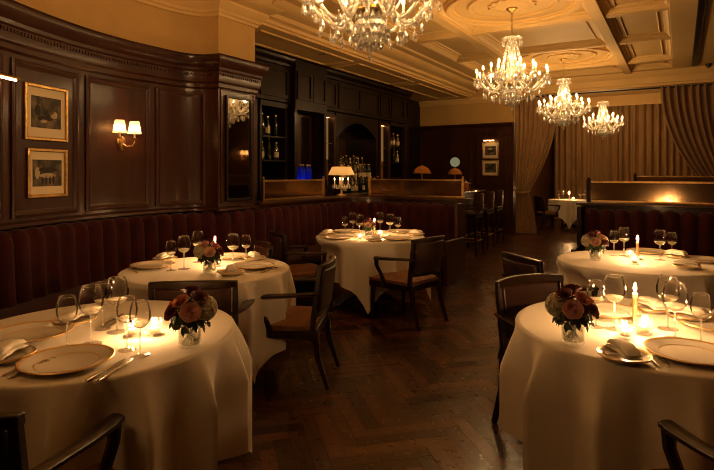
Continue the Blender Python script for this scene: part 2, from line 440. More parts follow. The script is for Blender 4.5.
# beam over the opening with its crown
m=MB(); m.sweep([(XA-.02,YB),(XR,YB)],[(-.5,ZS-.02),(0,ZS-.02),(0,ZS+.03),(.02,ZS+.04),(.03,ZS+.10),(.03,ZS+.17),(.06,ZS+.20),(.10,ZS+.25),(.12,ZC),(-.5,ZC)])
struct('trim_7',m,M['ceil'],ang=30)
m=MB(); m.sweep([(-5.9,YB-.001),(XA,YB-.001)],[(0,ZS-.13),(.02,ZS-.13),(.03,ZS-.08),(.07,ZS-.03),(.07,ZS+.02),(0,ZS+.02)]); struct('trim_8',m,M['ceil'],ang=30)
# alcove fascia above the window drapes
m=MB(); m.rng(XA,XR,YA-.42,YA-.38,3.44,ZC+.12); struct('trim_9',m,M['ceil'])
# ---- ceiling
ZP=ZC+.09
m=MB(); m.rng(-6.2,XR+.2,YF-.2,YB+.5,ZP,ZP+.1); struct('ceiling',m,M['ceil'])
m=MB(); m.rng(XA-.2,XR+.2,YB+.5,YA,ZC+.12,ZC+.3); struct('ceiling_alcove',m,M['ceil'])
XL0,XL1,XM0,XM1,XR0,XR1=-3.72,-2.95,-2.80,-1.04,-.89,-.12
YS=[-1.38,.52,2.42,4.32,6.23,8.13,9.95,11.85,12.72]
m=MB()
m.rng(-6.2,XL0,YF,YB+.5,ZC,ZP); m.rng(XR1,XR,YF,YB+.5,ZC,ZP)
m.rng(XL0,XR1,YS[-1],YB+.5,ZC,ZP); m.rng(XL0,XR1,YF,YS[0]-.07,ZC,ZP)
m.rng(XL1,XM0,YF,YB,ZC-.025,ZP); m.rng(XM1,XR0,YF,YB-.1,ZC-.025,ZP)
for y in YS[:-1]:
    m.rng(XL0,XR1,y-.06,y+.06,ZC,ZP)
struct('trim_10',m,M['ceil'],bevel=.006)
def ring(mb,x0,x1,y0,y1,prof):
    mb.sweep([(x0,y0),(x0,y1),(x1,y1),(x1,y0)],prof,closed=True)
m=MB()
for i,(a,b) in enumerate(zip(YS,YS[1:])):
    y0=a+.06; y1=b-(.06 if b!=YS[-1] else 0)
    for x0,x1 in ((XL0,XL1),(XM0,XM1),(XR0,XR1)):
        if x0==XM0 and i%2==0 and False: continue
        ring(m,x0,x1,y0,y1,[(0,ZC+.01),(.018,ZC+.012),(.03,ZC+.03),(.05,ZC+.045),(.055,ZC+.06),(.085,ZC+.075),(.09,ZP)])
        if i%2==1 or x0!=XM0:
            ring(m,x0+.14,x1-.14,y0+.14,y1-.14,[(0,ZP),(0,ZP-.012),(.012,ZP-.02),(.024,ZP-.012),(.03,ZP)])
struct('trim_11',m,M['ceil'],ang=30)
# medallions round each chandelier rose
CH=[(-1.92,-.43),(-1.92,3.37),(-1.92,7.18),(-1.92,10.9)]
for k,(cx,cy) in enumerate(CH):
    m=MB()
    def rg(r0,pts): m.surf([(r0+dr,ZP-dz) for dr,dz in pts],72,(cx,cy,0))
    rg(.80,[(-.03,.0),(-.025,.02),(.0,.025),(.005,.05),(.03,.065),(.07,.06),(.08,.035),(.11,.025),(.12,0)])
    rg(.55,[(-.02,0),(-.015,.02),(.01,.03),(.03,.025),(.035,.01),(.045,0)])
    m.lathe([(.30,ZP),(.30,ZP-.02),(.27,ZP-.025),(.16,ZP-.02),(.08,ZP-.045),(.0,ZP-.05)],64,(cx,cy,0),wob=lambda a,k:1+(.08*math.cos(14*a) if k in(0,1,2) else 0))
    for q in range(14):
        a=2*PI*q/14; m.ball((cx+.235*math.cos(a),cy+.235*math.sin(a),ZP-.02),.035,8,5,(1,1,.4))
    struct('trim_%d'%(12+k),m,M['ceil'],ang=40)
# cove cornice and lowered soffit over the bar
m=MB(); m.sweep([(-4.48,5.02),(-4.48,YB)],[(-1.6,ZS),(0,ZS),(0,ZS+.03),(.03,ZS+.04),(.04,ZS+.08),(.10,ZS+.10),(.12,ZS+.15),(.22,ZS+.17),(.30,ZS+.21),(.33,ZS+.25),(.45,ZS+.26),(.47,ZC),(-1.6,ZC)])
struct('ceiling_soffit',m,M['ceil'],ang=30)
m=MB()
for y0,y1 in ((5.3,7.6),(7.8,10.0),(10.2,12.6)):
    ring(m,-5.25,-4.66,y0,y1,[(0,ZS),(0,ZS-.012),(.02,ZS-.02),(.045,ZS-.01),(.05,ZS)])
struct('trim_16',m,M['ceil'],ang=30)
# track slot in the ceiling border and small fittings
t=thing('ceiling_track','slim black lighting track set in the ceiling border','lighting track',(.25,5.2,ZC))
m=MB(); m.rng(-.055,-.03,-7,7.5,-.02,0); m.rng(.03,.055,-7,7.5,-.02,0); obj('rail',m,M['black'],t)
m=MB(); m.rng(-.03,.03,-7,7.5,-.008,0); obj('channel',m,M['wood_dark'],t)
px=W(.656*10.9,10.9)
t=thing('security_camera','small black dome camera on the ceiling by the beam','camera',(px[0],YB-.35,ZC))
m=MB(); m.lathe([(.06,0),(.06,-.03),(.05,-.035),(0,-.035)],16); obj('base',m,M['black'],t)
m=MB(); m.lathe([(.045,-.035),(.04,-.06),(.02,-.075),(0,-.08)],16); obj('dome',m,M['black'],t)
d=F*(ZS-EYE)/(HY-54); p=W(d*(322-HX)/F,d)
t=thing('downlight','small round recessed downlight in the bar soffit','ceiling light',(p[0],p[1],ZS))
m=MB(); m.lathe([(.045,0),(.045,-.008),(.03,-.01),(.03,0)],20); obj('ring',m,M['silver'],t)
m=MB(); m.lathe([(.03,-.003),(0,-.004)],16); obj('lens',m,M['china'],t)
# ================================================================== BANQUETTES, DIVIDERS
BP=[(-2.75,.32),(-3.32,.62),(-3.75,1.0),(-4.15,1.5),(-4.49,2.14),(-4.71,2.76),(-4.81,3.3),(-4.80,3.75),(-4.70,4.12),(-4.56,4.5),(-4.49,4.9),(-4.49,5.5),(-4.49,6.44)]
arc=[(-3.69-.8*math.cos(a),6.44+.8*math.sin(a)) for a in [PI/2*k/12 for k in range(13)]]
bpath=catmull(BP,.034)[:-1]
bpath+=catmull(arc,.034)[:-1]+catmull([(-3.69,7.24),(-3.2,7.24),(-2.68,7.24)],.034)
def channels(step):
    def mod(L,q,o,z):
        f=(L%step)/step; b=max(0,math.sin(PI*f))**.6
        if 1<=q<=9: return (o-.055+.07*b, z-(.035*(1-b) if q<6 else 0))
        return (o,z)
    return mod
def banquette(path,label,loc,step=.17,end=True):
    t=thing('velvet_banquette',label,'banquette',loc)
    q=[(x-loc[0],y-loc[1]) for x,y in path]
    m=MB(); m.sweep(q,[(.0,.98),(.01,1.025),(.045,1.045),(.09,1.04),(.125,1.01),(.14,.96),(.145,.85),(.15,.7),(.16,.55),(.17,.45),(.0,.45)],mod=channels(step))
    obj('channel_back',m,M['velvet'],t,ang=80)
    m=MB(); m.sweep(q,[(.15,.36),(.15,.48),(.3,.485),(.58,.48),(.635,.465),(.65,.43),(.645,.39),(.62,.365)]); obj('seat_cushion',m,M['velvet'],t,ang=50)
    m=MB(); m.sweep(q,[(.02,0),(.02,.36),(.60,.36),(.60,.02),(.58,.0)]); obj('plinth',m,M['wood_dark'],t)
    return t
bq=banquette(bpath,'long curved burgundy velvet banquette with upright channels along the panelled wall',(-4.0,3.0,0))
# end panel at the aisle
m=MB(); m.prism([(-2.66+4,6.56-3),(-2.60+4,6.56-3),(-2.60+4,7.24-3),(-2.66+4,7.24-3)],0,.58)
m.prism([(-2.66+4,6.98-3),(-2.60+4,6.98-3),(-2.60+4,7.24-3),(-2.66+4,7.24-3)],.58,1.06); obj('end_panel',m,M['wood'],bq,bevel=.012)
# low wall behind the corner banquette
inner=[(x,y) for x,y in bpath if y>5.0 ]
i0=next(i for i,p in enumerate(bpath) if p[1]>5.05)
inner=bpath[i0:]
poly=[(x,y) for x,y in inner][::2]+[(-2.68,7.24),(-2.68,7.50),(-4.74,7.50),(-4.74,5.05)]
m=MB(); m.prism(poly,0,1.075); struct('wall_divider_left',m,M['wood'])
poly2=[]
sp=inner[::2]+[(-2.58,7.24)]
for i,p in enumerate(sp):
    a=Vector(sp[max(i-1,0)]); b=Vector(sp[min(i+1,len(sp)-1)]); tt=(b-a).normalized(); poly2.append((p[0]+tt.y*.05,p[1]-tt.x*.05))
poly2=[poly2[0]]+poly2[1:]+[(-2.58,7.53),(-4.77,7.53),(-4.77,5.05)]
m=MB(); m.prism(poly2,1.076,1.112); struct('trim_17',m,M['wood'],bevel=.008)
# right-hand booth
t2=banquette([(-1.02,7.22),(0,7.22),(1.4,7.22),(XR-.02,7.22)] and [(-1.02+.034*k,7.22) for k in range(int((XR-.02+1.02)/.034)+1)],'straight dark velvet banquette backing onto the glass screen behind the far table',(.8,7.0,0))
m=MB(); m.rng(-1.08-.8,-1.02-.8,6.55-7,7.22-7,0,.6); m.rng(-1.08-.8,-1.02-.8,6.97-7,7.22-7,.6,1.07); obj('end_panel',m,M['wood_dark'],t2,bevel=.012)
m=MB(); m.rng(-1.08,XR,7.22,7.48,0,1.075); struct('wall_divider_right',m,M['wood_dark'])
m=MB(); m.rng(-1.12,XR,7.17,7.52,1.076,1.108); struct('trim_18',m,M['wood'],bevel=.008)
m=MB(); m.rng(-.75,XR,10.5,10.7,0,1.12); struct('wall_divider_far',m,M['wood_dark'])
m=MB(); m.rng(-.79,XR,10.47,10.73,1.121,1.15); struct('trim_19',m,M['wood'],bevel=.008)
# glass screens on the low walls
def screen(label,a,b,z0,z1,post=.03,dark=False):
    a=Vector(a); b=Vector(b); mid=(a+b)/2; L=(b-a).length; rz=math.atan2(b.y-a.y,b.x-a.x)
    t=thing('glass_screen',label,'glass screen',(mid.x,mid.y,z0),rz,'glass screens on the booth dividers')
    h=z1-z0; br=M['brass'] if not dark else M['wood_dark']
    for s in (-1,1):
        m=MB(); m.box((s*(L/2-post/2),0,h/2+.01),(post,.035,h+.02)); m.ball((s*(L/2-post/2),0,h+.03),.017,8,6); obj('post',m,br,t)
    m=MB(); m.box((0,0,h-.012),(L-2*post,.022,.022)); obj('top_rail',m,M['brass'],t)
    m=MB(); m.box((0,0,.016),(L-2*post,.022,.022)); obj('bottom_rail',m,M['brass'],t)
    m=MB(); m.box((0,0,h/2),(L-2*post,.008,h-.05)); obj('pane',m,M['partglass'],t)
screen('brass-edged amber glass screen between the pier mirror and the tall crystal lamp',(-4.65,5.32),(-4.65,6.72),1.112,1.385)
screen('brass-edged amber glass screen from the crystal lamp to the end of the bar stools',(-4.24,7.38),(-2.66,7.38),1.112,1.385)
screen('long amber glass screen above the dark banquette behind the far table',(-1.02,7.36),(XR-.02,7.36),1.108,1.378,.05,True)
screen('higher glass screen standing before the drapes, beyond the long one',(-.70,10.6),(XR-.02,10.6),1.15,1.425,.05,True)
# ================================================================== BACK BAR
def unit(name,label,y0,y1,cat='cabinet'):
    return thing(name,label,cat,(-5.4,(y0+y1)/2,0))
def shelves_unit(label,y0,y1,zs):
    t=unit('bar_shelving',label,y0,y1); h=(y1-y0)/2
    m=MB(); m.rng(-.45,0,-h,-h+.05,0,2.55); m.rng(-.45,0,h-.05,h,0,2.55); m.rng(-.45,-.40,-h+.05,h-.05,0,2.55); m.rng(-.45,.02,-h,h,2.5,2.58); obj('carcass',m,M['wood_dark'],t)
    for z in zs:
        m=MB(); m.rng(-.40,-.01,-h+.05,h-.05,z-.025,z); obj('shelf',m,M['wood_dark'],t)
    m=MB(); m.rng(-.38,.0,-h+.05,h-.05,0,.95); obj('cupboard_door',m,M['wood_dark'],t)
    return t
SH=[1.05,1.38,1.72,2.08,2.3]
shelves_unit('dark open bar shelving of bottles and glasses beside the pier mirror',6.12,6.78,[1.05,1.38,1.68,2.05])
shelves_unit('dark open bar shelving at the far end of the back bar',10.32,11.0,[1.05,1.38,1.7,2.05])
def panel_front(mb,y0,y1,z0,z1,x=0,w=.05,d=.025):
    mb.rng(x,x+d,y0,y0+w,z0,z1); mb.rng(x,x+d,y1-w,y1,z0,z1); mb.rng(x,x+d,y0+w,y1-w,z0,z0+w); mb.rng(x,x+d,y0+w,y1-w,z1-w,z1)
t=unit('panelled_cabinet','tall projecting dark panelled bar cabinet behind the blue bottles',6.84,7.74)
m=MB(); m.rng(-.45,.12,-.45,.45,0,1.36); m.rng(-.45,-.18,-.38,.38,1.36,2.5); m.rng(-.45,.1,-.45,-.38,1.36,2.5); m.rng(-.45,.1,.38,.45,1.36,2.5); m.rng(-.45,.12,-.45,.45,2.5,2.6); obj('carcass',m,M['wood_dark'],t)
m=MB(); panel_front(m,-.36,0,1.4,2.48,-.18); panel_front(m,.0,.36,1.4,2.48,-.18); obj('back_panel',m,M['wood'],t)
m=MB(); panel_front(m,-.42,0,.1,1.2,.12); panel_front(m,0,.42,.1,1.2,.12); obj('door',m,M['wood'],t)
def niche_unit(label,y0,y1):
    t=unit('lit_display_niche',label,y0,y1); h=(y1-y0)/2
    m=MB(); m.rng(-.45,0,-h,h,0,1.2); m.rng(-.45,0,-h,h,2.5,2.58); m.rng(-.45,0,-h,-h+.05,1.2,2.5); m.rng(-.45,0,h-.05,h,1.2,2.5); obj('body',m,M['wood_dark'],t)
    m=MB(); panel_front(m,-h,h,1.2,2.52,0,.05,.02); obj('frame',m,M['wood'],t)
    m=MB(); m.rng(-.45,-.11,-h+.05,h-.05,1.2,2.5); obj('back_panel',m,M['nichewood'],t)
    for z in (1.62,2.0):
        m=MB(); m.rng(-.104,-.01,-h+.05,h-.05,z,z+.01); obj('glass_shelf',m,M['bottle_clear'],t)
    m=MB(); m.rng(-.11,-.105,-h+.06,h-.06,1.72,2.46); obj('backlit_panel',m,emit('backlit_amber',(1,.46,.15),.20),t)  # glow put into the panel in place of lamplight falling on it
    m=MB(); m.rng(-.09,-.05,-h+.08,h-.08,2.48,2.498); obj('lamp',m,emit('niche_lamp',(1,.5,.17),12),t)
    return t
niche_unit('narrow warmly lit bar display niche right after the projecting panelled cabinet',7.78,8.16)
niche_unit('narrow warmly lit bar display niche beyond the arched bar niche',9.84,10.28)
t=unit('arched_niche','arched bar niche with a dark mirror behind the crowd of bottles',8.2,9.8)
m=MB(); m.rng(-.45,.10,-.8,.8,0,1.05); m.rng(-.45,.0,-.8,-.7,1.05,2.58); m.rng(-.45,.0,.7,.8,1.05,2.58); m.rng(-.45,-.38,-.7,.7,1.05,2.58)
# arch head
n=16; arcp=[(-.7+1.4*k/n, 2.18+.26*math.sin(PI*k/n)) for k in range(n+1)]
for k in range(n):
    (ya,za),(yb,zb)=arcp[k],arcp[k+1]
    m.add([(-.38,ya,za),(-.38,yb,zb),(0,yb,zb),(0,ya,za),(-.38,ya,2.58),(-.38,yb,2.58),(0,yb,2.58),(0,ya,2.58)],[(0,1,2,3),(3,2,6,7),(4,7,6,5)])
obj('carcass',m,M['wood_dark'],t)
m=MB(); m.rng(-.375,-.37,-.68,.68,1.4,2.16); obj('mirror_glass',m,pbr('smoked_mirror',(.20,.17,.13),.12,1),t)
m=MB(); m.rng(-.45,.14,-.8,.8,1.05,1.09); obj('counter_top',m,M['stonetop'],t,bevel=.006)
m=MB(); m.rng(-.37,-.02,-.68,.68,1.09,1.34); m.rng(-.37,-.2,-.68,.68,1.34,1.48); obj('bottle_riser',m,M['wood'],t)
t=unit('end_cabinet','plain dark panelled cabinet closing the bar by the back wall',11.02,11.22)
m=MB(); m.rng(-.45,0,-.10,.10,0,2.58); obj('body',m,M['wood_dark'],t)
m=MB(); panel_front(m,-.09,.09,.2,1.0,0,.03,.02); panel_front(m,-.09,.09,1.15,2.5,0,.03,.02); obj('door',m,M['wood'],t)
t=unit('panelled_cabinet','plain dark panelled cabinet hidden in the shadow right behind the pier',5.2,6.08)
m=MB(); m.rng(-.45,0,-.43,.43,0,2.58); obj('body',m,M['wood_dark'],t)
m=MB(); panel_front(m,-.4,.4,1.15,2.5,0,.05,.02); obj('door',m,M['wood'],t)
# upper run of panelled cupboards with crown
t=thing('overhead_cupboards','continuous run of dark panelled cupboards above the back bar under the soffit','cabinet',(-5.4,8.3,2.6))
m=MB(); m.rng(-.45,.02,-3.2,2.92,0,.735); m.rng(.02,.12,-1.46,-.56,0,.735); m.sweep([(.02,-3.2),(.02,2.92)],[(0,.56),(.03,.57),(.04,.61),(.09,.66),(.10,.70),(.13,.72),(.13,.735),(0,.735)]); obj('body',m,M['wood_dark'],t,ang=30)
for y0,y1,x in ((-3.1,-2.3,.02),(-2.2,-1.52,.02),(-1.42,-1.02,.12),(-1.0,-.6,.12),(-.5,-.12,.02),(-.05,.75,.02),(.75,1.5,.02),(1.55,2.0,.02),(2.05,2.68,.02),(2.70,2.9,.02)):
    m=MB(); panel_front(m,y0,y1,.06,.52,x,.05,.022); obj('door',m,M['wood_dark'],t)
# bottles
def bottle(r,h,neck,mat,lab=True):
    t=thing('bottle')
    m=MB(); m.lathe([(r*.9,0),(r,.008),(r,h*neck),(r*.85,h*neck+.03),(r*.38,h*neck+.07),(r*.34,h*.94),(r*.42,h*.945),(r*.42,h)],12); obj('glass',m,mat,t)
    if lab:
        m=MB(); m.surf([(r+.0008,h*.16),(r+.0008,h*.46)],12); obj('paper_label',m,M['paper'],t)
    m=MB(); m.lathe([(r*.46,h*.97),(r*.46,h+.015),(0,h+.015)],10); obj('cap',m,M['gold'],t)
    return t
BK=[('bottle_a',lambda:bottle(.038,.30,.62,M['bottle_dark']),'dark'),('bottle_b',lambda:bottle(.042,.27,.60,M['bottle_clear']),'clear'),('bottle_c',lambda:bottle(.04,.29,.55,M['bottle_amber']),'amber'),('bottle_d',lambda:bottle(.035,.33,.6,M['bottle_dark'],False),'slim green')]
r9=random.Random(11)
for row,(x,z,cnt,wh) in enumerate(((-5.70,1.481,12,'back tier'),(-5.50,1.341,13,'front tier'),(-5.32,1.091,10,'counter'))):
    for k in range(cnt):
        y=8.36+1.28*k/(cnt-1)+r9.uniform(-.02,.02); b=BK[r9.randrange(4)]
        place(b[0],b[1],(x+r9.uniform(-.02,.02),y,z),r9.uniform(0,6),'spirit bottle on the %s of the arched bar niche'%wh,'bottle','spirit bottles on the %s of the arched bar niche'%wh)
for z,cnt,sh in ((1.38,4,'low'),(1.68,3,'middle'),(2.05,3,'top')):
    for (ya,yb,un) in ((6.2,6.7,'beside the pier mirror'),(10.4,10.92,'at the far end')):
        if sh=='low' : continue
        for k in range(cnt):
            y=ya+.06+(yb-ya-.12)*k/(cnt-1); b=BK[r9.randrange(4)]
            place(b[0],b[1],(-5.5+r9.uniform(-.03,.03),y,z+.001),r9.uniform(0,6),'spirit bottle on the %s bar shelf %s'%(sh,un),'bottle','bottles on the %s bar shelf %s'%(sh,un))
def blue(): return bottle(.045,.24,.6,M['bottle_blue'],False)
for k in range(5):
    place('bottle_e',blue,(-5.40+.02*(k%2),7.0+.095*k,1.361),0,'blue glass bottle in a lit row on the panelled cabinet','bottle','blue bottles on the panelled cabinet')
t=thing('light_strip','slim blue light strip behind the row of blue bottles','light',(-5.54,7.2,1.361))
m=MB(); m.rng(-.01,.01,-.24,.24,0,.02); obj('housing',m,M['black'],t)
m=MB(); m.rng(.0101,.013,-.23,.23,.003,.06); obj('diffuser',m,M['led'],t)
# bar counter and stools
t=thing('bar_counter','dark panelled bar counter running behind the glass screen to the stools','bar',(-4.05,9.75,0))
m=MB(); m.rng(-.27,.22,-1.8,1.8,0,1.06); obj('body',m,M['wood_dark'],t)
m=MB(); m.rng(-.34,.36,-1.86,1.86,1.06,1.105); obj('counter_top',m,M['stonetop'],t,bevel=.01)
for k in range(4):
    m=MB(); panel_front(m,-1.75+.88*k,-.92+.88*k,.15,.95,.22,.07,.02); obj('front_panel',m,M['wood'],t)
m=MB(); m.tube([(.34,-1.75,.2),(.34,1.75,.2)],.022,10); obj('foot_rail',m,M['brass'],t)
def stool():
    t=thing('bar_stool')
    m=MB(); m.box((0,0,.755),(.40,.40,.07)); obj('seat_cushion',m,M['leather_dark'],t,bevel=.025,seg=3)
    m=MB(); m.box((0,0,.70),(.38,.38,.04)); obj('seat_frame',m,M['chair_wood'],t)
    for x in(-1,1):
        for y in(-1,1):
            m=MB(); m.tube([(x*.2,y*.2,0),(x*.165,y*.165,.70)],[.017,.022],4); obj('leg',m,M['chair_wood'],t)
    m=MB(); 
    for a,b in (((.19,.19),(.19,-.19)),((.19,-.19),(-.19,-.19)),((-.19,-.19),(-.19,.19)),((-.19,.19),(.19,.19))): m.tube([(a[0],a[1],.27),(b[0],b[1],.27)],.011,6)
    obj('foot_ring',m,M['brass'],t)
    m=MB()
    pts=[]
    for k in range(7):
        x=-.2+.4*k/6; y=-.17-.06*(1-(x/.2)**2)
        pts.append((x,y))
    m.sweep(pts,[(-.018,.80),(.018,.80),(.03,1.08),(.02,1.11),(-.01,1.11),(-.02,1.08)]); obj('backrest',m,M['leather_dark'],t)
    return t
for (px,d,lb) in ((469,9.6,'by the end of the glass screen'),(481,10.55,'between the other two'),(491,11.4,'deepest into the room, below the small framed pictures')):
    p=W((px-HX)/F*d,d)
    place('bar_stool',stool,(p[0],p[1],0),PI/2,'dark leather bar stool '+lb,'bar stool','bar stools along the counter')
# ================================================================== TABLES AND CLOTHS
def table(R=.6):
    t=thing('round_table')
    m=MB(); m.lathe([(0,.72),(R-.02,.72),(R-.005,.73),(R-.005,.757),(0,.757)],48); obj('tabletop',m,M['chair_wood'],t)
    m=MB(); m.lathe([(.05,.05),(.07,.12),(.045,.2),(.045,.6),(.09,.68),(.16,.72),(0,.72)],16); obj('pedestal',m,M['chair_wood'],t)
    for k in range(4):
        a=PI/4+PI/2*k; c,s_=math.cos(a),math.sin(a)
        m=MB(); m.tube([(.03*c,.03*s_,.14),(.15*c,.15*s_,.10),(.30*c,.30*s_,.02)],[.035,.03,.02],8); obj('foot',m,M['chair_wood'],t)
    return t
def cloth(R,lo,hi,phi0,seed,folds=11,amp=.035,flare=.05,dents=()):
    r=random.Random(seed); nph=288; m=MB(); vs=[];fs=[]
    ph=[r.uniform(0,6.28) for _ in range(4)]
    prof=[0,.25,.5,.75,.9,.97]
    edge=[(1.0,0.0),(1.008,-.004),(1.013,-.012)]
    nv=14; cols=len(prof)+len(edge)+nv-1
    for i in range(nph):
        t=2*PI*i/nph
        c=max(abs(math.cos(t-phi0)),abs(math.sin(t-phi0)))
        corner=(1/c-1)/.4142      # 0 mid-side, 1 corner
        L=lo+(hi-lo)*corner**1.4+.012*math.sin(3*t+ph[0])
        g=abs(math.sin((folds*t+ph[1]+.9*math.sin(2*t+ph[2])+.6*math.sin(3*t+ph[0]))/2)); w1=1.45*(1-g)**1.0-.38; w1*=.9+.22*math.sin(2*t+ph[3]); w2=math.sin((folds*2+1)*t+ph[3])
        for f in prof: vs.append((R*f*math.cos(t),R*f*math.sin(t),.0))
        for f,z in edge: vs.append((R*f*math.cos(t),R*f*math.sin(t),z))
        for k in range(1,nv):
            v=k/(nv-1); dz=v*L
            s_=min(1,dz/.20)
            rad=R*1.013+flare*v+amp*(s_**.8)*(w1*(1+.5*corner)+.10*w2)+.006*s_
            for (ca,dist) in dents:             # pushed in where a chair is drawn up
                df=abs((t-ca+PI)%(2*PI)-PI); q=max(0,min(1,(.80-df)/.28)); q=q*q*(3-2*q)
                e=max(0,min(1,(dz-.01)/.11)); e=e*e*(3-2*e)
                rin=max(.53,dist-.31); rad=rad+(min(rad,rin+.02*w1)-rad)*q*e
            vs.append((rad*math.cos(t),rad*math.sin(t),-.012-dz*.985))
    for i in range(nph):
        j=(i+1)%nph
        for k in range(cols-1):
            if k==0: continue
            fs.append((i*cols+k,i*cols+k+1,j*cols+k+1,j*cols+k))
    fs.append([i*cols+1 for i in range(nph)][::1])
    m.add(vs,fs); return m
TABLES={
 'A':((-1.176,2.41),'front banquette-side table'),
 'B':((1.374,2.48),'front aisle-side table'),
 'C':((-1.124,4.01),'second banquette table'),
 'D':((.147,6.06),'banquette corner table'),
 'E':((2.28,4.34),'table by the glass screen'),
 'F':((5.55,14.0),'distant table')}
TC={}
for k,(rd,nm) in TABLES.items():
    x,y=W(*rd); TC[k]=(x,y)
    R=.6 if k!='F' else .5
    place('round_table',table,(x,y,0),0,'round pedestal table hidden under the white cloth of the '+nm,'table','round tables',scale=(R/.6,R/.6,1))
def toward(k): return math.atan2(-TC[k][1],-TC[k][0])
CL={'A':(.50,.70,toward('A')+.75,14,1),'B':(.50,.70,toward('B')+.15,14,2),'C':(.48,.68,toward('C')-.285,13,3),'D':(.44,.735,toward('D')-.03,12,4),'E':(.50,.70,toward('E')+.3,14,5),'F':(.42,.72,toward('F'),9,6)}
CLAB={'A':'white linen cloth falling in soft folds from the front table by the banquette',
 'B':'white linen cloth falling to the floor from the front table across the aisle',
 'C':'white linen cloth on the second banquette table, a chair back against it',
 'D':'white cloth with a long pointed corner hanging down at the banquette corner table',
 'E':'white cloth on the round table before the long glass screen',
 'F':'white cloth with a pointed corner on the small table among the drapes'}
CHAIRS={'D':[(-.60,5.80)],'C':[(-1.09,4.64)],'B':[(1.16,2.98)],'E':[(1.52,4.16)],'A':[],'F':[(4.98,13.9),(6.05,13.75)]}
for k,(lo,hi,ph,fo,sd) in CL.items():
    dn=[]
    for rd in CHAIRS[k]:
        x,y=W(*rd); dx,dy=x-TC[k][0],y-TC[k][1]; dn.append((math.atan2(dy,dx)%(2*PI),math.hypot(dx,dy)))
    R=.607 if k!='F' else .507
    m=cloth(R,lo,hi,ph+(PI/4 if k in 'DF' else 0),sd,fo,amp={'A':.074,'B':.074,'D':.036}.get(k,.058), flare={'A':.0,'B':.0,'D':.0}.get(k,.006), dents=dn)
    o=obj('tablecloth',m,M['cloth'],None,(TC[k][0],TC[k][1],.766),ang=180); tag(o,CLAB[k],'tablecloth','white tablecloths')
ZT=.7665
# ================================================================== TABLEWARE
def plate(R,gold=True):
    m=MB(); m.lathe([(0,.003),(R*.6,.003),(R*.62,.0),(R*.66,.003),(R*.97,.019),(R*.99,.021),(R*.985,.024),(R*.96,.023),(R*.68,.010),(R*.62,.008),(0,.008)],56)
    o=obj('dinner_plate' if R>.12 else 'side_plate',m,M['china'],ang=50)
    m=MB(); m.surf([(R*.925,.0215),(R*.945,.0228),(R*.965,.0240),(R*.988,.0252),(R*1.002,.022),(R*.99,.0192)],56); obj('gold_rim',m,M['gold'],o)
    m=MB(); m.surf([(R*.645,.0090),(R*.655,.0097),(R*.664,.0106)],56); obj('gold_line',m,M['gold'],o)
    return o
def charger(): return plate(.165)
def sideplate(): return plate(.098)
def napkin():
    m=MB()                       # linen folded over in three, a soft roll at one side
    pr=[]
    def slab(x0,x1,z0,z1,l,rr):
        pts=[]
        for k in range(7):
            a=PI/2+PI*k/6; pts.append((x0+rr*math.cos(a),(z0+z1)/2+rr*math.sin(a)))
        for k in range(7):
            a=-PI/2+PI*k/6; pts.append((x1+rr*math.cos(a),(z0+z1)/2+rr*math.sin(a)))
        n=len(pts); vs=[];fs=[]; J=10
        for j in range(J+1):
            y=-l/2+l*j/J; w=.004*math.sin(j*.9)
            te=1-.8*abs(2*j/J-1)**7
            for x,z in pts: vs.append((x*(1-.12*(j/J))+w,y,z0+(z-z0)*te+.002*math.sin(j*1.3)+.006*(1-(2*j/J-1)**2)))
        for j in range(J):
            for k in range(n): q=(k+1)%n; fs.append((j*n+k,j*n+q,(j+1)*n+q,(j+1)*n+k))
        fs.append(tuple(range(n))); fs.append(tuple(J*n+k for k in range(n))[::-1])
        m.add(vs,fs)
    slab(-.034,.036,.0,.016,.21,.008); slab(-.026,.022,.0155,.044,.205,.014)
    return obj('folded_napkin',m,M['napkin'],ang=60)
def glass(H=.225,R=.044,bowl=.50):
    t=thing('wine_glass'); zb=H*(1-bowl)
    pr=[(.004,zb)]
    for k in range(1,9):
        a=PI/2*k/8*1.0; pr.append((R*math.sin(a)**.85, zb+H*bowl*.50*(1-math.cos(a))))
    for k in range(1,6):
        f=k/5; pr.append((R*(1-.27*f**1.5), zb+H*bowl*(.50+.50*f)))
    m=MB(); m.surf(pr+[(pr[-1][0]-.0012,H+.0004),(pr[-1][0]-.002,H-.001)],24); obj('bowl',m,M['glass'],t,ang=80)
    m=MB(); m.lathe([(0,zb+.0015)]+[(max(.0,r_-.0015),z_+.0012) for r_,z_ in pr[1:6]]+[(0,pr[5][1]+.0012)],20); obj('wine',m,M['wine'],t)
    m=MB(); m.lathe([(.0055,.006),(.0036,.02),(.0032,zb*.6),(.0036,zb*.9),(.006,zb+.003)],10); obj('stem',m,M['solidglass'],t)
    m=MB(); m.tube([(pr[-1][0]*math.cos(2*PI*k/24),pr[-1][0]*math.sin(2*PI*k/24),H) for k in range(24)],.0009,5,closed=True); obj('lip',m,M['solidglass'],t)
    m=MB(); m.lathe([(R*.86,0),(R*.87,.0015),(R*.5,.004),(.006,.009),(0,.009)],28); obj('foot',m,M['solidglass'],t)
    return t
def g_red(): return glass(.245,.050,.50)
def g_white(): return glass(.215,.041,.49)
def flame_of(p,z,s=1,mt='flame'):
    m=MB(); m.lathe([(0,0),(.0035*s,.004*s),(.0055*s,.010*s),(.0048*s,.018*s),(.0022*s,.028*s),(0,.036*s)],8,(0,0,z)); return obj('flame',m,M[mt],p)
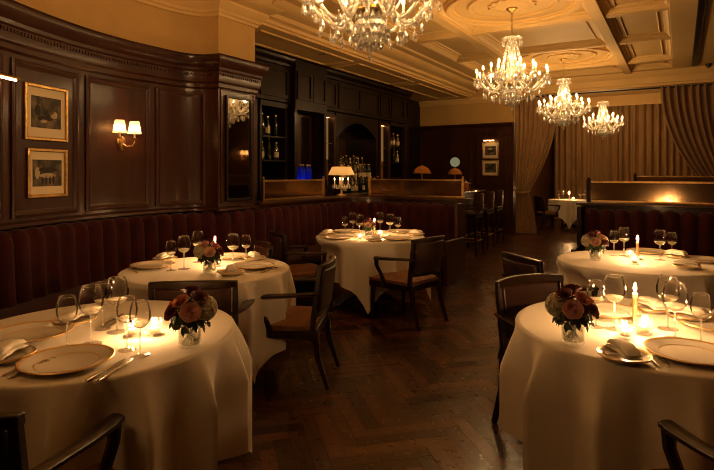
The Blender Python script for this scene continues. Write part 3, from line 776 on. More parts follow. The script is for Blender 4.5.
def taper():
    t=thing('taper_candle')
    m=MB(); m.lathe([(.0105,0),(.0108,.12),(.0085,.132),(0,.133)],14,(0,0,.012)); obj('candle_stick',m,M['amber_wax'],t)
    m=MB(); m.lathe([(.0,.125),(.0112,.125),(.0125,.134),(.011,.144),(.006,.148),(0,.147)],14,(0,0,.0)); obj('melted_top',m,M['wax'],t)
    m=MB(); m.tube([(0,0,.146),(.001,0,.16)],.0012,5); obj('wick',m,M['wick'],t)
    flame_of(t,.156,1.1); return t
def taper_holder():
    m=MB(); m.lathe([(.036,0),(.036,.005),(.02,.009),(.014,.012),(.0155,.03),(.0155,.034),(.0118,.034),(.0118,.013),(0,.0115)],18); return obj('candle_holder',m,M['brass'])
def votive():
    m=MB(); seg=20
    m.lathe([(.028,0),(.031,.004),(.035,.03),(.039,.066),(.0395,.07),(.0365,.07),(.033,.035),(.029,.012),(0,.010)],seg,wob=lambda a,k:1+(.03*math.cos(10*a+k*PI) if k in (1,2,3) else 0))
    return obj('votive_holder',m,M['votive'],ang=12)
def tealight():
    t=thing('tealight')
    m=MB(); m.lathe([(.021,0),(.0215,.018),(.019,.021),(0,.020)],16); obj('wax',m,M['teawax'],t)
    m=MB(); m.tube([(0,0,.023),(0,.0005,.031)],.001,5); obj('wick',m,M['wick'],t)
    flame_of(t,.026,.85,'tealight_flame'); return t
def fork():
    m=MB(); 
    pts=[(0,-.10,.004),(0,-.06,.006),(0,0,.005),(0,.03,.006),(0,.05,.008)]
    m.tube(pts,[.006,.005,.003,.003,.005],8,flat=(1,.35))
    m.box((0,.060,.008),(.020,.022,.002))
    for k in range(4): m.tube([(-.009+.006*k,.068,.008),(-.009+.006*k,.085,.0045),(-.0085+.0057*k,.103,.007)],.0014,5)
    return obj('dinner_fork',m,M['silver'])
def knife():
    o=MB(); o.tube([(0,-.115,.006),(0,-.10,.006),(0,-.03,.006),(0,-.005,.006)],[.004,.0075,.006,.004],10,flat=(1,.7)); k=obj('table_knife',o,M['silver'])
    m=MB(); m.prism([(-.006,-.006),(.006,-.006),(.010,.03),(.010,.085),(.002,.115),(-.006,.10)],.004,.006); obj('blade',m,M['silver'],k); return k
# ---- flowers
def rose(mat):
    r=random.Random(hash(mat)%97 if False else len(mat)); t=thing('rose')
    m=MB(); vs=[]
    def petal(rad,h,ang,open_,width,lean):
        nu,nv=6,5; V=[];Fc=[]
        for i in range(nu+1):
            u=-1+2*i/nu
            for j in range(nv+1):
                v=j/nv
                ww=width*math.sin(PI*(.18+.62*v))**.8
                a=ang+u*ww
                rr=rad*(.35+.65*v**.7)+open_*max(0,v-.55)**1.6*(1+.3*abs(u))
                z=h*(v-.12*u*u*v)-open_*.55*max(0,v-.72)**1.3
                V.append((rr*math.cos(a),rr*math.sin(a),z+lean))
        for i in range(nu):
            for j in range(nv):
                q=i*(nv+1)+j; Fc.append((q,q+nv+1,q+nv+2,q+1))
        m.add(V,Fc)
    for ring,(rad,h,n,op,wd) in enumerate(((.006,.034,3,.0,1.3),(.011,.038,4,.006,1.05),(.017,.038,5,.012,.9),(.023,.034,6,.02,.8),(.028,.028,6,.03,.75))):
        for k in range(n): petal(rad,h,2*PI*k/n+ring*.7+r.uniform(-.1,.1),op,wd,.0)
    m.ball((0,0,.010),.016,8,6)
    obj('petals',m,M[mat],t,ang=60)
    m=MB(); 
    for k in range(5):
        a=2*PI*k/5; c,s_=math.cos(a),math.sin(a); M4=Matrix.Rotation(a,4,'Z')
        m.add([(.004,-.006,0),(.03,-.009,-.006),(.05,0,-.014),(.03,.009,-.006),(.004,.006,0)],[(0,1,2,3,4)],M4)
    obj('sepals',m,M['leaf'],t)
    m=MB(); m.tube([(0,0,.004),(0,0,-.03),(0,0,-.07)],.0025,6); obj('stem',m,M['stemg'],t)
    return t
def hydrangea():
    t=thing('hydrangea'); r=random.Random(5); m=MB()
    for k in range(110):
        z=1-1.55*(k+.5)/110; a=k*2.39996; q=math.sqrt(max(0,1-z*z)); n=Vector((q*math.cos(a),q*math.sin(a),z))
        c=n*.046*r.uniform(.92,1.06); Rm=n.to_track_quat('Z','Y').to_matrix().to_4x4(); sp=r.uniform(0,6)
        for p in range(4):
            Mt=Matrix.Translation(c)@Rm@Matrix.Rotation(sp+PI/2*p,4,'Z')
            m.add([(0,0,0),(.006,-.0055,.0025),(.0125,0,.003),(.006,.0055,.0025)],[(0,1,2,3)],Mt)
    m.ball((0,0,0),.040,12,8)
    obj('florets',m,M['hydra'],t)
    m=MB(); m.tube([(0,0,-.03),(0,0,-.09)],.003,6); obj('stem',m,M['stemg'],t)
    return t
def sprig():
    t=thing('leafy_sprig'); m=MB(); r=random.Random(9)
    for k in range(7):
        a=2.4*k; z=-.02+.009*k; M4=Matrix.Translation((0,0,z))@Matrix.Rotation(a,4,'Z')@Matrix.Rotation(-.45+.08*k,4,'Y')
        m.add([(.0,0,0),(.015,-.012,.004),(.034,-.013,.004),(.055,0,-.002),(.034,.013,.004),(.015,.012,.004),(.03,0,-.002)],[(0,1,2,6),(2,3,6),(3,4,6),(4,5,0,6)],M4)
    obj('leaves',m,M['leaf'],t,smooth=False)
    m=MB(); m.tube([(0,0,.04),(0,0,-.06)],.002,5); obj('stem',m,M['stemg'],t); return t
def vase():
    t=thing('flower_vase')
    m=MB(); m.lathe([(.043,0),(.046,.004),(.047,.088),(.0455,.09),(.0435,.088),(.0425,.014),(0,.012)],28); obj('glass_body',m,M['vaseglass'],t)
    m=MB(); m.lathe([(0,.013),(.0415,.014),(.042,.055),(0,.055)],24); obj('water',m,M['water'],t)
    cutstems(t)
    return t
def cutstems(t):
    m=MB(); r=random.Random(4)
    for k in range(11):
        a=2*PI*k/11; b=a+2.3; m.tube([(.034*math.cos(a),.034*math.sin(a),.016),(.01*math.cos(b),.01*math.sin(b),.06),(.03*math.cos(b),.03*math.sin(b),.108)],.0028,5)
    return obj('cut_stems',m,M['stemg'],t)
FL=[ # kind, azimuth (0 = away from the viewer), tilt, shift up
 ('rose_mauve',PI,.95,.030,1.0,'mauve rose at the front of the bouquet'),
 ('rose_dark',PI*.72,.55,.065,1.0,'burgundy rose high in the bouquet'),
 ('rose_dark',-PI*.62,1.0,.030,.95,'burgundy rose low in the bouquet'),
 ('rose_pink',-PI*.75,.62,.062,.85,'dusky pink rose on the shoulder of the bouquet'),
 ('rose_dark',PI*.05,.35,.078,1.0,'burgundy rose crowning the bouquet'),
 ('rose_pink',-PI*.3,.95,.045,.9,'dusky pink rose at the back of the bouquet'),
 ('hydra',PI*.56,.85,.040,1.0,'pale hydrangea head beside the roses'),
 ('hydra',PI*.2,1.0,.035,.85,'pale hydrangea head behind the roses'),
]
def bouquet(key,px,py,where,mir=False,kinds=None,sc=1.0):
    x,y=P(px,py,ZT); va=math.atan2(y,x)           # azimuth of the sight line
    place('flower_vase',vase,(x,y,ZT),0,'small clear glass vase of roses on the '+where,'vase','flower vases',scale=sc)
    for i,(kind,az,tl,up,s,lab) in enumerate(FL):
        if kinds and i in kinds: kind=kinds[i]
        a=va+(-az if mir else az); 
        base=Vector((x,y,ZT+.085*sc)); dirn=Vector((math.sin(tl)*math.cos(a),math.sin(tl)*math.sin(a),math.cos(tl)))
        pos=base+dirn*(.072*sc)+Vector((0,0,up*.62*sc))
        q=dirn.to_track_quat('Z','Y').to_euler()
        mk=(lambda kk=kind:rose(kk)) if kind!='hydra' else hydrangea
        lab2=lab
        if kind!=FL[i][0]:
            nm={'rose_blush':'blush rose','rose_dark':'burgundy rose','rose_mauve':'mauve rose','rose_pink':'dusky pink rose','hydra':'pale hydrangea head'}[kind]
            lab2=nm+' '+lab.split(' ',2)[2].replace('rose ','').replace('hydrangea head ','').replace('head ','')
        o=place('flower_'+kind,mk,tuple(pos),0,lab2+' on the '+where,'flower','flowers in the table vases',scale=s*1.12*sc)
        o.rotation_euler=q
    for k in range(8):
        a=va+PI*2*k/8+.3; tl=1.5 if k%2 else 1.25
        dirn=Vector((math.sin(tl)*math.cos(a),math.sin(tl)*math.sin(a),math.cos(tl)))
        o=place('leafy_sprig',sprig,tuple(Vector((x,y,ZT+.095*sc))+dirn*.05*sc),0,'sprig of dark leaves round the bouquet on the '+where,'leaves','leaf sprigs on the '+where,scale=.85*sc)
        o.rotation_euler=dirn.to_track_quat('Z','Y').to_euler()
WH={k:v[1] for k,v in TABLES.items()}
def put_plate(k,px,py,lab,big=True):
    x,y=P(px,py,ZT+.004)
    place('charger' if big else 'side_plate',charger if big else sideplate,(x,y,ZT),rnd.uniform(0,6),lab+' on the '+WH[k],'plate','gold-rimmed dinner plates' if big else 'side plates',scale=1)
def put_napkin(k,px,py,ang,lab,onplate=True):
    if isinstance(ang,tuple):
        a=Vector(P(ang[0],ang[1],ZT+.03)); b=Vector(P(ang[2],ang[3],ZT+.03)); ang=math.atan2(b.y-a.y,b.x-a.x)-PI/2
    x,y=P(px,py,ZT+.01); 
    if onplate: place('side_plate',sideplate,(x,y,ZT),rnd.uniform(0,6),'side plate under the %s, %s'%(lab,WH[k]),'plate','side plates')
    place('folded_napkin',napkin,(x,y,ZT+(.0255 if onplate else .001)),ang,'%s on the %s'%(lab,WH[k]),'napkin','folded white napkins',scale=.82)
def put_glass(k,px,py,kind,lab,s=1):
    x,y=P(px,py,ZT)
    place('glass_'+kind,g_red if kind=='r' else g_white,(x,y,ZT),rnd.uniform(0,6),lab+' on the '+WH[k],'wine glass','wine glasses',scale=s)
def put_cut(k,what,pa,pb,lab):           # handle end -> tip
    a=Vector(P(pa[0],pa[1],ZT)); b=Vector(P(pb[0],pb[1],ZT)); c=(a+b)/2; d=b-a
    place(what,fork if what=='dinner_fork' else knife,(c.x,c.y,ZT+.001),math.atan2(d.y,d.x)-PI/2,lab+' on the '+WH[k],'fork' if 'fork' in what else 'knife','table cutlery')
def put_votive(k,px,py,lab,s=1):
    x,y=P(px,py,ZT)
    place('votive_holder',votive,(x,y,ZT),rnd.uniform(0,6),lab+' on the '+WH[k],'candle holder','cut glass votive holders',scale=s)
    place('tealight',tealight,(x,y,ZT+.0115*s),0,'lit tealight in the '+lab.replace('cut glass ','')+' on the '+WH[k],'candle','lit tealights',scale=s)
def put_taper(k,px,py,s=1):
    x,y=P(px,py,ZT)
    place('candle_holder',taper_holder,(x,y,ZT),0,'small brass holder of the lit taper on the '+WH[k],'candle holder','brass taper holders',scale=s)
    place('taper_candle',taper,(x,y,ZT+.001),0,'slim lit taper candle on the '+WH[k],'candle','lit taper candles',scale=s)
# --- A
bouquet('A',190,346,WH['A'],True)
put_plate('A',67,363,'gold-rimmed plate between fork pair and knife pair'); put_plate('A',33,335,'gold-rimmed plate farther back, by the banquette')
put_napkin('A',7,357,(-8,370,30,349),'folded napkin beside the forks'); put_napkin('A',75,321,DEG(20),'folded napkin behind the glasses')
for a in ((67,349,'w','small wine glass standing alone at the plates'),(91,344,'r','tall wine glass second from the plates'),(103,329,'w','small wine glass behind the two tall ones'),(117,332,'r','tall wine glass at the back by the knife'),(127,350,'w','small wine glass with the votive glow behind it'),(140,356,'w','small wine glass closest to the vase')):
    put_glass('A',*a)
put_cut('A','table_knife',(89,381),(124,361),'silver knife right along the plate rim'); put_cut('A','table_knife',(101,381),(131,361),'silver knife outermost from the plate rim')
put_cut('A','dinner_fork',(1,377),(47,357),'silver fork beside the napkin'); put_cut('A','dinner_fork',(9,379),(53,360),'silver fork beside the plate rim')
put_cut('A','table_knife',(104,326),(121,316),'silver knife lying behind the wine glasses'); put_cut('A','table_knife',(111,327),(127,317),'second silver knife lying behind the wine glasses')
put_votive('A',133,336,'cut glass votive behind the wine glass'); put_votive('A',154,335,'cut glass votive between glasses and vase')
# --- B
bouquet('B',573,343,WH['B'])
put_plate('B',690,355,'gold-rimmed plate beside the two forks'); put_plate('B',606,313,'gold-rimmed plate behind the vase'); put_plate('B',716,326,'gold-rimmed plate cut by the picture edge')
put_napkin('B',624,357,(612,347,637,365),'folded napkin in front of the votives'); put_napkin('B',651,309,(638,302,668,315),'folded napkin at the back behind the taper'); put_napkin('B',688,317,DEG(75),'folded napkin among the paired glasses')
for a in ((614,329,'r','tall wine glass between the vase and the taper'),(596,327,'w','small wine glass half behind the bouquet'),(668,329,'r','tall wine glass at the back of the pair'),(675,339,'r','tall wine glass in front of the pair'),(701,345,'w','wine glass rising behind the plate rim')):
    put_glass('B',*a)
put_cut('B','dinner_fork',(664,371),(636,348),'silver fork beside the napkin'); put_cut('B','dinner_fork',(673,370),(644,347),'silver fork beside the plate')
put_votive('B',625.5,338,'cut glass votive beside the brighter one'); put_votive('B',643.5,334,'bright cut glass votive before the taper',1.12); put_taper('B',635,324)
# --- C
bouquet('C',209.5,272.6,WH['C'],False,{0:'rose_blush',1:'rose_mauve'})
put_plate('C',153,266.5,'gold-rimmed plate on the banquette side'); put_plate('C',253,267,'gold-rimmed plate on the aisle side'); put_plate('C',230,257.5,'gold-rimmed plate at the back behind the vase')
put_napkin('C',165,259.5,DEG(15),'folded napkin at the back by the banquette'); put_napkin('C',231,273,DEG(50),'folded napkin beside the vase'); put_napkin('C',254,258.5,DEG(60),'folded napkin at the aisle edge')
for a in ((171,270.5,'w','small wine glass on the banquette side'),(184,269,'r','tall wine glass on the banquette side'),(198,262,'r','tall wine glass behind the bouquet'),(233,266,'r','tall wine glass on the aisle side'),(246,262,'w','small wine glass on the aisle side')): put_glass('C',*a)
put_votive('C',217,266,'cut glass votive behind the bouquet'); put_taper('C',215,260)
put_cut('C','dinner_fork',(139,274),(128,269),'silver fork at the banquette edge'); put_cut('C','table_knife',(262,272.5),(277,268),'silver knife at the aisle edge')
# --- D
bouquet('D',368.5,236,WH['D'],False,{0:'rose_blush',6:'rose_pink'},.85)
put_plate('D',339,238.3,'gold-rimmed plate facing the banquette curve'); put_plate('D',397,239.3,'gold-rimmed plate before the armchair'); put_plate('D',347,232,'gold-rimmed plate at the back by the crystal lamp side'); put_plate('D',401,232.2,'gold-rimmed plate at the back by the glass screen')
put_napkin('D',375,240.3,DEG(45),'folded napkin at the front edge'); put_napkin('D',328,234.3,DEG(5),'folded napkin at the far-from-aisle edge'); put_napkin('D',416,234.6,DEG(70),'folded napkin at the aisle edge')
for a in ((345,236,'w','small wine glass outermost of the three by the bouquet'),(353,234,'r','tall wine glass at the back by the bouquet'),(359.6,237,'r','tall wine glass right beside the bouquet'),(380,233.6,'r','tall wine glass behind the votive'),(390,236,'r','tall wine glass middle of the aisle-side three'),(398,237,'w','small wine glass outermost of the aisle-side three')): put_glass('D',*a)
put_votive('D',380,236.4,'cut glass votive beside the taper'); put_votive('D',360,239.3,'low cut glass votive by the bouquet',.8); put_taper('D',374.5,235)
# --- E
bouquet('E',595.6,260,WH['E'],False,{0:'rose_blush',3:'rose_blush',5:'hydra'})
put_plate('E',647,252.5,'gold-rimmed plate at the back behind the taper'); put_plate('E',703,261,'gold-rimmed plate cut by the picture edge')
put_napkin('E',687,267,DEG(70),'folded napkin at the front edge'); put_napkin('E',676,256.5,DEG(60),'folded napkin behind the paired glasses')
for a in ((614,256,'w','small wine glass beside the bouquet'),(624,256,'r','tall wine glass beside the bouquet'),(660,260,'r','tall wine glass away from the bouquet'),(672,258,'w','small wine glass away from the bouquet')): put_glass('E',*a)
put_votive('E',634.6,264,'bright cut glass votive before the taper'); put_votive('E',630,257.5,'small cut glass votive behind',.85); put_taper('E',637.5,259)
# --- F
fx,fy=TC['F']; va=math.atan2(fy,fx)
def onF(side,ahead):                # metres to the side / beyond the table centre
    return (fx+side*math.sin(va)+ahead*math.cos(va), fy-side*math.cos(va)+ahead*math.sin(va), ZT)
for side,ah,kd,lb in ((-.25,.1,'w','small wine glass first from the drape'),(-.13,.2,'r','tall wine glass beside the taper'),(.27,.05,'w','small wine glass between taper and glass screen'),(.36,-.08,'r','tall wine glass hidden most by the glass screen')):
    place('glass_'+kd,g_red if kd=='r' else g_white,onF(side,ah),0,lb+' on the '+WH['F'],'wine glass','wine glasses')
place('candle_holder',taper_holder,onF(0,.05),0,'small brass holder of the lit taper on the '+WH['F'],'candle holder','brass taper holders')
q=onF(0,.05); place('taper_candle',taper,(q[0],q[1],ZT+.001),0,'slim lit taper candle on the '+WH['F'],'candle','lit taper candles')
q=onF(.1,-.15); place('votive_holder',votive,q,0,'cut glass votive in front of the taper on the '+WH['F'],'candle holder','cut glass votive holders')
place('tealight',tealight,(q[0],q[1],ZT+.0115),0,'lit tealight in front of the taper on the '+WH['F'],'candle','lit tealights')
# ================================================================== CHAIRS
def chair():
    t=thing('dining_armchair'); wd=M['chair_wood']
    m=MB(); n=10; vs=[];fs=[]
    # upholstered seat with crowned top
    def outline(k):
        pts=[(-.245,-.23),(.245,-.23),(.275,.25),(-.275,.25)]; return pts
    G=8
    for iy in range(G+1):
        for ix in range(G+1):
            u=-1+2*ix/G; v=-1+2*iy/G; hw=.245+.03*(v+1)/2
            x=u*hw; y=v*.245+.01; e=max(abs(u),abs(v)); z=.485-.03*e**6-.012*e*e
            vs.append((x,y,z))
    k0=len(vs)
    for iy in range(G):
        for ix in range(G): q=iy*(G+1)+ix; fs.append((q,q+1,q+G+2,q+G+1))
    bd=[ix for ix in range(G+1)]+[iy*(G+1)+G for iy in range(1,G+1)]+[G*(G+1)+ix for ix in range(G-1,-1,-1)]+[iy*(G+1) for iy in range(G-1,0,-1)]
    nb=len(bd)
    for b in bd: x,y,z=vs[b]; vs.append((x*1.02,y*1.02,.445))
    for b in bd: x,y,z=vs[b]; vs.append((x,y,.418))
    for i in range(nb):
        j=(i+1)%nb; fs.append((bd[j],bd[i],k0+i,k0+j)); fs.append((k0+j,k0+i,k0+nb+i,k0+nb+j))
    fs.append([k0+nb+i for i in range(nb)])
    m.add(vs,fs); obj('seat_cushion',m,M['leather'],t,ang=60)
    m=MB(); m.prism([(-.25,-.25),(.25,-.25),(.278,.26),(-.278,.26)],.355,.42); obj('seat_frame',m,wd,t,bevel=.008)
    for s in (-1,1):
        m=MB(); m.tube([(s*.245,.225,.40),(s*.25,.235,.2),(s*.248,.24,0)],[.030,.024,.017],4,up=(0,1,0)); obj('front_leg',m,wd,t,bevel=.004)
        m=MB(); m.tube([(s*.225,-.24,.42),(s*.225,-.26,.22),(s*.228,-.33,0)],[.030,.026,.019],4,up=(0,1,0)); obj('rear_leg',m,wd,t,bevel=.004)
        a=obj('arm',MB().tube([(s*.235,-.285,.675),(s*.262,-.18,.672),(s*.282,-.02,.662),(s*.287,.10,.655),(s*.285,.165,.655)],[.022,.024,.027,.030,.028],8,flat=(1.15,.62)),wd,t)
        obj('arm_support',MB().tube([(s*.284,.155,.65),(s*.284,.150,.58),(s*.278,.10,.50),(s*.268,.075,.43),(s*.266,.07,.37)],[.024,.021,.020,.023,.026],6),wd,a)
    # back: posts, curved rails, upholstered panel
    def bx(z,u):                    # back surface, u -1..1
        return (u*.235*(1+.06*(z-.45)), -.245-.13*max(0,z-.45)-.045*(1-u*u)+.02)
    for s in (-1,1):
        m=MB(); m.tube([(bx(z,s)[0],bx(z,s)[1],z) for z in (.40,.52,.66,.80,.865)],[.027,.025,.024,.022,.020],4,up=(0,1,0)); obj('back_post',m,wd,t,bevel=.004)
    def slab(z0,z1,th,u0=-1,u1=1,nu=10,nz=3,crown=0):
        m=MB(); V=[];Fc=[]
        for side in (0,1):
            for iz in range(nz+1):
                z=z0+(z1-z0)*iz/nz
                for iu in range(nu+1):
                    u=u0+(u1-u0)*iu/nu; x,y=bx(z,u); zz=z+(crown*(1-u*u) if iz==nz else 0)
                    V.append((x,y+(th/2 if side==0 else -th/2),zz))
        A=(nz+1)*(nu+1)
        for iz in range(nz):
            for iu in range(nu):
                q=iz*(nu+1)+iu; Fc.append((q+1,q,q+nu+1,q+nu+2)); Fc.append((A+q,A+q+1,A+q+nu+2,A+q+nu+1))
        for iu in range(nu):
            Fc.append((iu,iu+1,A+iu+1,A+iu)); q=nz*(nu+1)+iu; Fc.append((q+1,q,A+q,A+q+1))
        for iz in range(nz):
            q=iz*(nu+1); Fc.append((q+nu+1,q,A+q,A+q+nu+1)); q+=nu; Fc.append((q,q+nu+1,A+q+nu+1,A+q))
        return m.add(V,Fc)
    obj('top_rail',slab(.835,.875,.036,-1.06,1.06,crown=.012),wd,t,bevel=.006)
    obj('bottom_rail',slab(.50,.54,.03,-.95,.95),wd,t,bevel=.004)
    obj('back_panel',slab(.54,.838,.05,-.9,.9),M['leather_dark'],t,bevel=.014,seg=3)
    return t
def put_chair(r,d,fr,fd,lab):
    x,y=W(r,d); fx,fy=W(fr,fd); L=math.atan2(fy,fx)-PI/2
    place('dining_armchair',chair,(x,y,0),L,lab,'armchair','dining armchairs',scale=(1,1,.972))
put_chair(.50,5.42,-.72,.69,'armchair at the banquette corner table, tan seat turned to the aisle')
put_chair(-.50,3.93,-.99,.12,'armchair with tan seat standing at the aisle side of the second banquette table')
put_chair(-.60,5.80,.90,.43,'dark armchair between the second banquette table and the corner table')
put_chair(-.985,3.41,-.1,1,'dark armchair whose back stands behind the front bouquet by the banquette')
put_chair(1.16,2.98,.42,-.91,'armchair facing us behind the bouquet of the table across the aisle')
put_chair(1.52,4.16,.96,.27,'dark armchair with curved back at the table before the glass screen')
put_chair(-1.13,1.71,.06,1,'dark armchair cut by the bottom edge, arm against the banquette-side front cloth')
put_chair(1.34,1.66,-.05,1,'dark armchair cut by the bottom edge at the cloth across the aisle')
put_chair(-1.09,4.64,-.9,-.42,'dark armchair mostly hidden behind the second banquette table')
put_chair(4.98,13.9,1,.1,'small dark armchair beside the gathered drape at the distant table')
put_chair(6.05,13.75,-1,.3,'small dark armchair between distant table and glass screen')
# ================================================================== CHANDELIERS
def chandelier():
    t=thing('crystal_chandelier'); cr=M['crystal']; br=M['brass']
    m=MB(); m.lathe([(.075,0),(.075,-.012),(.05,-.03),(.02,-.05),(.012,-.07),(0,-.07)],24); obj('canopy',m,br,t)
    m=MB(); z=-.07; k=0
    while z>-.36:
        ax=(0,1,0) if k%2 else (1,0,0)
        pts=[]
        for q in range(10):
            a=2*PI*q/10; u=.009*math.cos(a); v=.018*math.sin(a); pts.append((u*ax[0],u*ax[1],z-.014+v))
        m.tube(pts,.0028,5,closed=True); z-=.027; k+=1
    obj('chain',m,br,t)
    # crystal centre column
    m=MB(); m.lathe([(0,-.355),(.02,-.36),(.03,-.38),(.018,-.40),(.04,-.44),(.025,-.47),(.03,-.55),(.055,-.62),(.03,-.68),(.028,-.76),(.07,-.80),(.085,-.83),(.05,-.95),(.035,-1.0),(.075,-1.07),(.115,-1.10),(.12,-1.13),(.06,-1.16),(.03,-1.19),(0,-1.20)],16); obj('column',m,cr,t,ang=20)
    m=MB(); m.lathe([(.03,-.385),(.125,-.40),(.135,-.392),(.12,-.405),(.03,-.40)],24,wob=lambda a,k:1+.05*math.cos(8*a)); obj('crown_dish',m,cr,t)
    m=MB(); m.lathe([(.10,-.985),(.115,-.99),(.115,-1.015),(.10,-1.02),(.06,-1.01),(.06,-.99)],24); obj('hub',m,br,t)
    # drops
    md=MB(); md.lathe([(0,0),(.0035,-.006),(0,-.013)],6); md.lathe([(0,-.013),(.007,-.026),(.0115,-.046),(.008,-.060),(0,-.068)],6); drop=md.mesh('crystal_drop',M['dropcrystal'],True,15)
    mb=MB(); mb.lathe([(0,0),(.005,-.006),(0,-.012)],6); mb.lathe([(0,-.012),(.005,-.018),(0,-.024)],6); mb.lathe([(0,-.024),(.0085,-.036),(.0085,-.044),(0,-.056)],6); bead=mb.mesh('bead_drop',cr,True,15)
    def hang(name,mesh,x,y,z,par,s=1,rz=0): 
        o=obj(name,mesh,None,par,(x,y,z),(0,0,rz)); o.scale=(s,s,s); return o
    for k in range(14):
        a=2*PI*k/14; hang('crown_drop',drop,.128*math.cos(a),.128*math.sin(a),-.40,t,1.35,a)
    # bead strands from crown to the ring
    ms=MB()
    for k in range(26):
        f=k/25; r=.055+.115*f**.8; zz=-.45-.54*f
        ms.ball((r,0,zz),.0105,6,4)
    st=ms.mesh('bead_strand',M['dropcrystal'],True,25)
    for k in range(14): obj('bead_strand',st,None,t,(0,0,0),(0,0,2*PI*k/14))
    # arms
    def arm_mesh(R,zt,z0,dip):
        pts=[]
        for k in range(15):
            f=k/14; r=.09+(R-.09)*f; zz=z0+(zt-z0)*f**2.0-dip*math.sin(PI*min(1,f*1.05))**1.2+.05*math.sin(PI*min(1,f*2.6))*(f<.4)
            pts.append((r,0,zz))
        pts.append((R+.012,0,zt-.035) ); pts=pts[:-1]
        ma=MB(); ma.tube(pts,[.0135]*15,8,up=(0,1,0))
        for k in range(2,14,2): ma.ball(pts[k],.0135,6,4)
        return ma.mesh('arm',cr,True,25)
    dish=MB(); dish.lathe([(.012,-.004),(.03,.002),(.043,.014),(.045,.015),(.032,.006),(.012,.004)],16,wob=lambda a,k:1+.05*math.cos(8*a)); dish=dish.mesh('drip_pan',cr)
    sl=MB(); sl.lathe([(.014,0),(.012,.012),(.0105,.015),(.0105,.085),(0,.085)],10); sl=sl.mesh('candle_sleeve',M['wax'])
    bl=MB(); bl.lathe([(0,0),(.007,.003),(.0115,.014),(.010,.028),(.004,.045),(0,.052)],8); bl=bl.mesh('bulb',M['bulb'])
    for (n,R,zt,z0,dip,off,nd) in ((12,.46,-.94,-1.0,.115,0,4),(6,.27,-.84,-.97,.05,.26,4)):
        am=arm_mesh(R,zt,z0,dip)
        for k in range(n):
            a=obj('arm',am,None,t,(0,0,0),(0,0,2*PI*k/n+off))
            obj('drip_pan',dish,None,a,(R,0,zt)); obj('candle_sleeve',sl,None,a,(R,0,zt+.006)); obj('bulb',bl,None,a,(R,0,zt+.091))
            for q in range(nd):
                w=2*PI*(q+.5)/nd; hang('crystal_drop',drop,R+.044*math.cos(w),.044*math.sin(w),zt+.012,a,1.5,w)
            if n==12:
                hang('crystal_drop',drop,.26,0,-1.125,a,1.8); hang('crystal_drop',drop,.37,0,-1.085,a,1.6)
    # swags of beads between the arm ends
    sw=MB()
    for k in range(15):
        f=k/14; a=f*2*PI/12; zz=-.945-.10*math.sin(PI*f); sw.ball((.445*math.cos(a),.445*math.sin(a),zz),.009,6,4)
    sw=sw.mesh('bead_swag',M['dropcrystal'],True,25)
    for k in range(12): obj('bead_swag',sw,None,t,(0,0,0),(0,0,2*PI*k/12))
    # lower bowl of drops and the finial ball
    for (n,r,zz,s) in ((20,.122,-1.12,1.7),(10,.075,-1.175,1.8),(14,.10,-1.01,1.3)):
        for k in range(n):
            a=2*PI*k/n; hang('bowl_drop',drop,r*math.cos(a),r*math.sin(a),zz,t,s,a)
    m=MB(); m.lathe([(0,-1.20),(.012,-1.22),(0,-1.24)],8); m.ball((0,0,-1.275),.037,10,7); m.lathe([(0,-1.30),(.01,-1.32),(.02,-1.345),(.01,-1.37),(0,-1.385)],8); obj('finial',m,cr,t,ang=20)
    return t
ZCAN=ZP-.052
CLAB2=['smaller crystal chandelier hanging above and behind the viewer','large crystal chandelier cut off by the top of the picture','crystal chandelier hanging from the middle ceiling medallion with its whole chain visible','crystal chandelier right before the drapes, second smallest']
for (cx,cy),lb in zip(CH,CLAB2):
    place('crystal_chandelier',chandelier,(cx,cy,ZCAN),.13*cy,lb,'chandelier','crystal chandeliers',scale=.72 if cy<0 else 1)  # the small one behind the viewer is added to light the near cloths
d=13.9; p=W((603-HX)/F*d,d)
o=place('crystal_chandelier',chandelier,(p[0],p[1],3.70),.4,'crystal chandelier that looks smallest, inside the curtained alcove','chandelier','crystal chandeliers')
# ================================================================== SCONCES
def sconce():
    t=thing('wall_sconce'); br=M['brass']       # +Y away from the wall
    m=MB(); m.lathe([(.0,0),(.04,.002),(.05,.012),(.03,.02),(.012,.026),(0,.027)],20,M=Matrix.Rotation(-PI/2,4,'X')@Matrix.Scale(1,4)); obj('backplate',m,br,t)
    m=MB(); m.tube([(0,.0,-.06),(0,.018,-.02),(0,.02,.05)],[.02,.014,.01],8); m.ball((0,.018,-.085),.016,8,6); obj('spine',m,br,t)
    for s in (-1,1):
        m=MB(); m.tube([(0,.02,-.02),(s*.03,.05,-.055),(s*.07,.085,-.05),(s*.088,.10,-.01),(s*.088,.10,.02)],.006,8); m.lathe([(.006,.0),(.022,.012),(.024,.016),(.012,.018),(0,.018)],14,(s*.088,.10,.015)); a=obj('arm',m,br,t)
        m=MB(); m.lathe([(.010,0),(.010,.06),(0,.06)],10,(s*.088,.10,.033)); obj('candle_sleeve',m,M['wax'],a)
        m=MB(); m.ball((s*.088,.10,.118),.016,8,6,(1,1,1.4)); obj('bulb',m,M['lampbulb'],a)
        m=MB(); m.surf([(.066,.075),(.044,.20)],24,(s*.088,.10,0)); obj('lamp_shade',m,M['shade'],a)
    return t
def wall_pt(px):
    best=None
    for a,b in zip(wall_curve,wall_curve[1:]):
        def pxy(p):
            r=cs*p[0]+sn*p[1]; d=-sn*p[0]+cs*p[1]; return HX+F*r/d,d
        pa,pb=pxy(a)[0],pxy(b)[0]
        if min(pa,pb)<=px<=max(pa,pb) and pxy(a)[1]>.5:
            f=(px-pa)/(pb-pa); x=a[0]+(b[0]-a[0])*f; y=a[1]+(b[1]-a[1])*f; t=Vector((b[0]-a[0],b[1]-a[1])).normalized()
            return x,y,math.atan2(t.y,t.x)+PI, pxy((x,y))[1]       # +Y local = into the room
x,y,rz,d=wall_pt(120.5)
